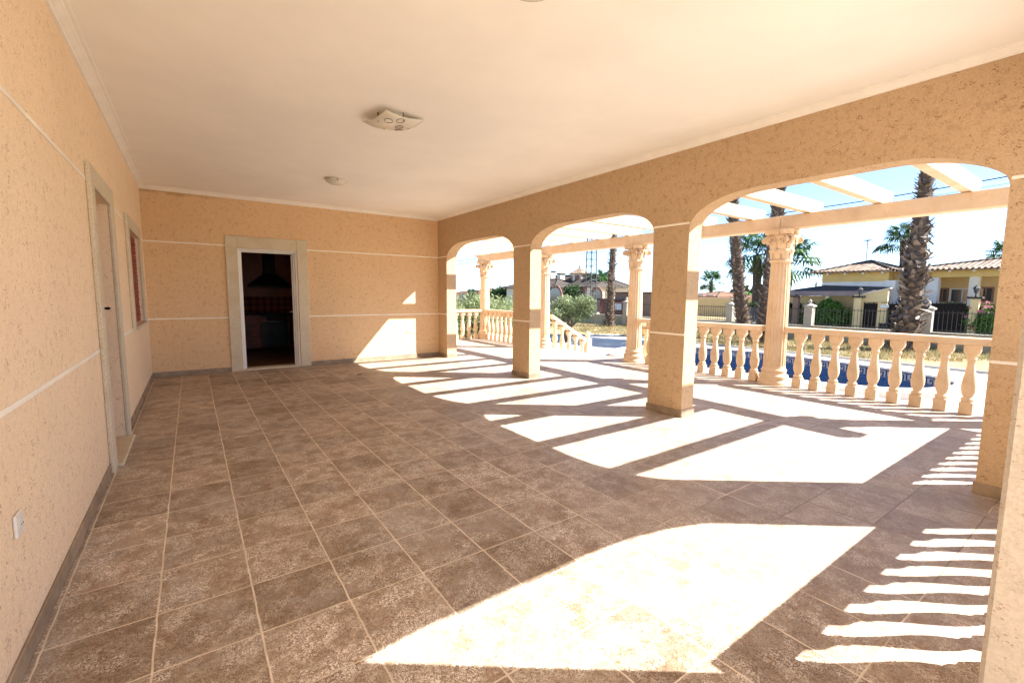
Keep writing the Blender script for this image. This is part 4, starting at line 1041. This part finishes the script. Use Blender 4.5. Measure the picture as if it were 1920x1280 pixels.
# ------------------------------------------------------------------ house with the cupola
X = 36.
H2 = thing('cupola_house', 'cream house with brown tiled roofs, brick arches and a turret behind the olive tree', 'house', (0, 0, 0))
def yb_(u, X=X): return at(u, 555, X).y
zev = P(1070, 538, X).z; zrg = P(1060, 517, X+2.5).z
y0, y1 = yb_(1120), yb_(985)
MB().box(X, X+5, y0, y1, ZG, zev).build('wall', m_cream, H2)
roof(y0-.4, y1+.4, X-.6, X+5.6, zev, zrg, mat=m_roofB, name='roof', parent=H2)
# left wing
MB().box(X-3, X-.01, yb_(1042, X-3), y1, ZG, zev-.1).build('wing_wall', m_cream, H2)
roof(yb_(1042, X-3)-.4, y1+.4, X-3.5, X+3, zev-.08, P(1040, 524, X).z, mat=m_roofB, name='roof', parent=H2)
# right wing with arch
MB().box(X-1.2, X-.01, yb_(1118, X-1.2), yb_(1100, X-1.2), ZG, zev-.05).build('wing_wall', m_cream, H2)
roof(yb_(1122, X-1.2), yb_(1096, X-1.2), X-1.6, X+2.5, zev-.03, zev+.5, mat=m_roofB, name='roof', parent=H2)
def brick_arch(u, v0, X, r, w_=.28, legs=1.8):
    c = P(u, v0, X); pts = [Vector((X-.03, c.y+r*math.cos(i/14*math.pi), c.z+r*math.sin(i/14*math.pi))) for i in range(15)]
    pts = [Vector((X-.03, c.y+r, c.z-legs))]+pts+[Vector((X-.03, c.y-r, c.z-legs))]
    mb = MB(); vs = []; fs = []
    for i, p in enumerate(pts):
        d = Vector((0, p.y-c.y, max(0, p.z-c.z))).normalized() if 0 < i < len(pts)-1 else Vector((0, 1 if i == 0 else -1, 0))
        for rr_, xx in ((-.5, 0), (.5, 0), (.5, .08), (-.5, .08)): q = p+d*w_*rr_; vs.append((q.x-.05+xx, q.y, q.z))
    for i in range(len(pts)-1):
        for k in range(4): fs.append((i*4+k, i*4+(k+1) % 4, (i+1)*4+(k+1) % 4, (i+1)*4+k))
    mb.add(vs, fs); a_ = mb.build('brick_arch', m_brick, H2)
    mb = MB(); poly = [(c.y-r+.1, c.z-legs), (c.y+r-.1, c.z-legs)]+[(c.y+(r-.1)*math.cos(i/10*math.pi), c.z+(r-.1)*math.sin(i/10*math.pi)) for i in range(11)]
    mb.prism(poly, 0, X-.012, X-.006); mb.build('opening', m_winglass, a_)
brick_arch(1119, 553, X-1.2, .75); brick_arch(1040, 556, X-3, 1.2); brick_arch(1082, 556, X, 1.2)
mb = MB(); yq = yb_(1099, X-.0)
for k in range(10): mb.box(X-.06, X-.001, yq-.25-.15*(k % 2), yq+.25+.15*(k % 2), ZG+.3*k, ZG+.3*k+.26)
mb.build('quoins', m_brick, H2)
# cupola
cu = P(1086, 535, X+2); cz0 = zev; r = 1.02; zc0 = P(1086, 514, X+2).z; zc1 = P(1086, 502, X+2).z
tb = MB(); tb.lathe([(cz0, r), (zc0, r)], 6, (cu.x, cu.y, 0), smooth=False); tw = tb.build('turret', m_cream, H2)
tb = MB(); tb.lathe([(zc0, r*1.32), (zc0+.05, r*1.34), (zc1, .05)], 6, (cu.x, cu.y, 0), smooth=False); tb.build('turret_roof', m_roofA, tw)
tb = MB()
for k in range(6):
    a = math.pi/3*k+math.pi/6; rr = r*math.cos(math.pi/6)+.01; ca, sa = math.cos(a), math.sin(a)
    pp = [(-.28, zc0-1.0), (.28, zc0-1.0), (.28, zc0-.15), (-.28, zc0-.15)]
    tb.add([(cu.x+rr*ca-sa*q[0], cu.y+rr*sa+ca*q[0], q[1]) for q in pp]+[(cu.x+(rr+.03)*ca-sa*q[0], cu.y+(rr+.03)*sa+ca*q[0], q[1]) for q in pp], [(0, 1, 2, 3), (4, 5, 6, 7), (0, 1, 5, 4), (1, 2, 6, 5), (2, 3, 7, 6), (3, 0, 4, 7)])
tb.build('turret_window', m_brick, tw)
tb = MB(); tb.lathe([(zc1-.05, .07), (zc1+.08, .1), (zc1+.2, .03), (zc1+.5, .01)], 8, (cu.x, cu.y, 0)); tb.build('finial', m_roofB, tw)
for (u, vt, vb) in ((1034, 508, 525), (1052, 512, 519)):
    p = P(u, vb, X+1); hh = P(u, vt, X+1).z; ch = MB().box(p.x-.35, p.x+.35, p.y-.3, p.y+.3, zev, hh-.15).build('chimney', m_cream, H2)
    MB().box(p.x-.45, p.x+.45, p.y-.4, p.y+.4, hh-.149, hh, .02).build('chimney_cap', m_roofB, ch)
# boundary structures in the middle arch
BW = thing('carport', 'dark brown slatted street shelter with white notice behind the lone palm trunk', 'shelter', (0, 0, 0)); Xs = 32.6
y0, y1 = P(1172, 570, Xs).y, P(1124, 570, Xs).y; zt = P(1150, 563, Xs).z
mb = MB(); n = 26
for k in range(n): y = y0+(y1-y0)*k/n; mb.box(Xs, Xs+.03, y, y+(y1-y0)/n*.8, ZG, zt)
mb.build('slat_panel', m_wood, BW); MB().box(Xs-.25, Xs+.6, y0-.2, y1+.2, zt+.001, zt+.16, .02).build('roof', m_darkm, BW)
a, b = P(1153, 568, Xs-.05), P(1165, 581, Xs-.05); MB().box(Xs-.06, Xs-.03, b.y, a.y, b.z, a.z, .004).build('notice', m_wh, BW)
bk = thing('boundary_wall', 'brown rendered street wall beside the dark shelter, behind the steps column', 'wall', (0, 0, 0)); mb = MB(); mb.box(33.4, 33.7, P(1232, 560, 33.4).y, P(1153, 560, 33.4).y, ZG, P(1170, 550, 33.4).z); mb.build('wall', m_brown, bk)
mb = MB(); mb.box(33.3, 33.8, P(1232, 560, 33.4).y, P(1150, 560, 33.4).y, P(1170, 550, 33.4).z+.001, P(1170, 548.5, 33.4).z+.06, .02); mb.build('coping', m_roofR, bk)
# low houses seen between the middle pillar and the column
def simple_house(label, u0, u1, ve, vr, X, dpt, wmat, rmat, wins=3, hip=True, name='house'):
    t = thing(name, label, 'house', (0, 0, 0)); y0, y1 = sorted((P(u0, ve, X).y, P(u1, ve, X).y)); zE_ = P((u0+u1)/2, ve, X).z; zR_ = P((u0+u1)/2, vr, X+dpt/2).z
    MB().box(X, X+dpt, y0, y1, ZG-.02, zE_).build('wall', wmat, t); roof(y0-.5, y1+.5, X-.6, X+dpt+.6, zE_, zR_, mat=rmat, parent=t)
    for k in range(wins):
        yc = y0+(y1-y0)*(k+.5)/wins; w_ = MB().box(X-.04, X-.002, yc-.55, yc+.55, ZG+1.0, ZG+2.2, .01).build('window', m_wh, t); MB().box(X-.06, X-.041, yc-.45, yc+.45, ZG+1.1, ZG+2.1).build('pane', m_winglass, w_)
    return t
simple_house('low cream house with red tiled roof right of the steps column', 1196, 1250, 554, 547, 46, 9, m_cream, m_roofR)
simple_house('low pink walled house with terracotta roof right of the middle pillar', 1285, 1341, 556, 547, 50, 9, m_cream, m_roofR, 3)
simple_house('long terracotta roofed white house in the left arch, right of the far column', 912, 950, 551, 543, 40, 8, m_wh, m_roofR, 4)
simple_house('terracotta roofed house in the left arch, left of the far column', 864, 898, 549, 543, 46, 8, m_cream, m_roofR, 4)
simple_house('pale distant house with flat tiled roof at the left arch edge', 835, 868, 551, 546, 60, 9, m_cream, m_roofR, 4)
simple_house('small distant ochre house between the left arch roofs', 884, 912, 548, 541, 62, 8, m_yel2, m_roofR, 4)
# cream perimeter walls across the street
pw = thing('perimeter_wall', 'long cream perimeter wall across the open plot left of the palm trunks', 'wall', (0, 0, 0)); Xp = 44.
MB().box(Xp, Xp+.25, P(1444, 560, Xp).y, P(1196, 560, Xp).y, ZG-.02, P(1350, 559, Xp).z).build('wall', m_yel2, pw)
MB().box(Xp-.06, Xp+.31, P(1444, 560, Xp).y, P(1196, 560, Xp).y, P(1350, 559, Xp).z+.001, P(1350, 558, Xp).z+.02).build('coping', m_cream, pw)
hw = thing('slatted_fence', 'grey slatted fence with dark hedge top behind the two palm trunks', 'fence', (0, 0, 0)); Xk = 33.
y0, y1 = P(1498, 570, Xk).y, P(1387, 570, Xk).y; mb = MB(); y = y0
while y < y1: mb.box(Xk, Xk+.03, y, y+.12, ZG+.35, P(1420, 576, Xk).z); y += .17
mb.build('slats', m_irong, hw); MB().box(Xk+.05, Xk+.2, y0, y1, ZG, ZG+.5).build('plinth', m_olivewall, hw)
rg = random.Random(91); mb = MB()
for k in range(16): leaf_blob(mb, (Xk+.3, y0+(y1-y0)*(k+.5)/16, P(1420, 572, Xk).z), (.3, (y1-y0)/24, .2), 160, .07, rg)
mb.build('hedge', l_dark, hw, recalc=False)

# ------------------------------------------------------------------ lattice mast and wires
tw = thing('lattice_mast', 'grey steel lattice power mast rising behind the olive tree', 'mast', (0, 0, 0)); dep = 36.
b0 = atd(1106, 606, dep); b0.z = ZG; hb_ = 9.6; wb, wt_ = .34, .20; mb = MB()
def cn(z, k):
    q = z/hb_; ww = wb+(wt_-wb)*q; return b0+Vector(((-ww, ww, ww, -ww)[k], (-ww, -ww, ww, ww)[k], z))
for k in range(4): mb.tube([cn(0, k), cn(hb_, k)], .04, 4)
n = 18
for i in range(n):
    z0, z1 = hb_*i/n, hb_*(i+1)/n
    for k in range(4): mb.tube([cn(z1, k), cn(z1, (k+1) % 4)], .026, 4); mb.tube([cn(z0, k), cn(z1, (k+1) % 4)] if i % 2 else [cn(z0, (k+1) % 4), cn(z1, k)], .012, 4)
mb.build('frame', m_irong, tw)
mb = MB(); mb.tube([b0+Vector((-.9, 0, hb_-.4)), b0+Vector((.9, 0, hb_-.4))], .04, 6); mb.build('crossarm', m_irong, tw)
def wire(label, p, q, r, sag=.25):
    p, q = Vector(p), Vector(q); d = q-p; p2 = p-d*.45; q2 = q+d*.9; pts = []
    for i in range(17): t_ = i/16; x = p2.lerp(q2, t_); x.z += sag*((t_-.5)**2*4-1)+sag*.6; pts.append(x)
    tag(MB().tube(pts, r, 5).build('power_cable', m_black), label, 'cable', 'overhead cables')
wire('thick dark overhead cable crossing behind the pergola rafters', P(1490, 396, 26), P(1855, 333, 26), .022)
wire('thin overhead cable just below the thick one', P(1500, 404, 26.4), P(1860, 345, 26.4), .009)
wire('upper cable seen in the left arch above the far column', atd(864, 489, 24), atd(900, 484, 24), .01, .0)
wire('lower cable seen in the left arch beside the far capital', atd(864, 495, 24), atd(906, 487, 24), .01, .0)
sp_ = thing('street_lamp', 'slim wooden pole right of the big column above the dark carport roof', 'pole', tuple(ground_at(atd(1528, 560, 60)))); mb = MB()
pt = atd(1528, 528, 60).z-(ZG-.03); mb.tube([(0, 0, 0), (0, 0, pt)], [.14, .09], 8); mb.box(-.05, .05, -.7, .7, pt-.45, pt-.33); mb.build('post', m_irong, sp_)

# ------------------------------------------------------------------ lamps on the ceiling
g1 = thing('ceiling_lamp', 'square curved glass ceiling lamp with ring motifs, nearest whole lamp', 'ceiling lamp', (1.66, 4.33, ZC), R_(12))
n = 14; hs = .205; mb = MB(); vs = []; fs = []
def gz(x, y): return -.085+.055*((x*x+y*y)/(hs*hs*2))**1.0+.012*math.sin(x*9)
for lay in (0, .006):
    for i in range(n+1):
        for j in range(n+1): x, y = -hs+2*hs*i/n, -hs+2*hs*j/n; vs.append((x, y, gz(x, y)+lay))
o_ = (n+1)**2
for i in range(n):
    for j in range(n): a = i*(n+1)+j; fs.append((a, a+n+1, a+n+2, a+1)); fs.append((a+o_, a+1+o_, a+n+2+o_, a+n+1+o_))
for i in range(n):
    for (a, b) in ((i, i+1), (n*(n+1)+i, n*(n+1)+i+1), (i*(n+1), (i+1)*(n+1)), (i*(n+1)+n, (i+1)*(n+1)+n)): fs.append((a, b, b+o_, a+o_))
mb.add(vs, fs, True); sh_ = mb.build('glass_shade', m_glass, g1)
for (x, y) in ((-.11, -.09), (-.02, -.15), (.12, .1), (.05, -.02)):
    MB().tube([(x+.038*math.cos(a/16*6.2832), y+.038*math.sin(a/16*6.2832), gz(x+.038*math.cos(a/16*6.2832), y+.038*math.sin(a/16*6.2832))-.002) for a in range(17)], .0025, 5, cap=False).build('ring', m_brass, sh_)
MB().lathe([(-.035, .11), (-.001, .12)], 24).build('mount', m_plastic, g1)
for (x, y) in ((hs*.8, 0), (-hs*.8, 0), (0, hs*.8), (0, -hs*.8)): MB().tube([(x, y, -.001), (x, y, gz(x, y)-.006)], .006, 8).build('clip', m_brass, g1)
def dome(label, x, y, r):
    t = thing('ceiling_lamp', label, 'ceiling lamp', (x, y, ZC), group='round ceiling lamps')
    MB().lathe([(-.085, .004), (-.083, r*.3), (-.074, r*.6), (-.055, r*.85), (-.032, r)], 32).build('glass_shade', m_glass, t)
    MB().lathe([(-.031, r*.72), (-.001, r*.78)], 28).build('mount', m_plastic, t)
    mb = MB()
    for k in range(3): a = k*2.094+.4; mb.lathe([(-.045, .008), (-.022, .008)], 8, (math.cos(a)*r*.93, math.sin(a)*r*.93, 0))
    mb.build('clip', m_brass, t)
dome('small round white ceiling lamp, the one farther back', 1.83, 7.08, .15)
_q = atz(1000, -50, ZC)
dome('round white ceiling lamp cut off by the top edge of the picture', _q.x, _q.y, .17)
# sockets
def socket(label, loc, rz, wdt, nk):
    t = thing('wall_socket', label, 'socket', loc, rz)
    MB().box(-wdt/2, wdt/2, 0, .011, -.043, .043, .004).build('plate', m_plastic, t)
    for k in range(nk):
        x = (k-(nk-1)/2)*.072
        m = MB(); m.lathe([(0, .022), (.004, .024)], 20); o = m.build('insert', m_plastic, t, (x, .0112, 0)); o.rotation_euler = (R_(-90), 0, 0)
        for dx in (-.009, .009): h_ = MB().lathe([(0, .0028), (.001, .0028)], 8).build('hole', m_black, o, (dx, 0, .0045))
socket('white wall socket low on the left wall', (X0+.001, 2.39, .53), R_(-90), .085, 1)
socket('double white wall socket in the sunlit patch of the back wall', (3.88, D-.001, .60), R_(180), .15, 2)
# leaves on the floor
for i, (u, v, lb) in enumerate(((674, 703, 'dry brown leaf on the tiles before the back wall'), (205, 754, 'dry curled leaf on the tiles near the side door, farther one'), (211, 771, 'dry curled leaf on the tiles near the side door, nearer one'))):
    p = atz(u, v, 0); rg = random.Random(i); mb = MB(); vs = []
    for k in range(7):
        q = k/6; wd = .022*math.sin(math.pi*min(1, q*.95+.03)); z = .004+.03*(q-.5)**2
        vs += [(q*.09-.045, -wd, z+.012), (q*.09-.045, 0, z), (q*.09-.045, wd, z+.012)]
    mb.add(vs, [(i_*3+j, i_*3+j+1, i_*3+j+4, i_*3+j+3) for i_ in range(6) for j in range(2)], True)
    o = mb.build('dry_leaf', m_boot, None, (p.x, p.y, .001)); o.rotation_euler.z = i*1.3; tag(o, lb, 'leaf', 'dry leaves on the floor')
# hills on the horizon
mb = MB(); rg = random.Random(8); pts = []
for i in range(61):
    a = -.9+i*.035; r = 760; pts.append((r*math.cos(1.35-a*.9), r*math.sin(1.35-a*.9), 9+9*math.sin(i*.33)+5*math.sin(i*.9+1)+rg.uniform(0, 1.5)))
vs = [(x, y, ZG-3) for x, y, z in pts]+[(x*1.04, y*1.04, max(z, 2)) for x, y, z in pts]+[(x*1.16, y*1.16, ZG-3) for x, y, z in pts]; n = len(pts)
mb.add(vs, [(i, i+1, i+1+n, i+n) for i in range(n-1)]+[(i+n, i+1+n, i+1+2*n, i+2*n) for i in range(n-1)], True)
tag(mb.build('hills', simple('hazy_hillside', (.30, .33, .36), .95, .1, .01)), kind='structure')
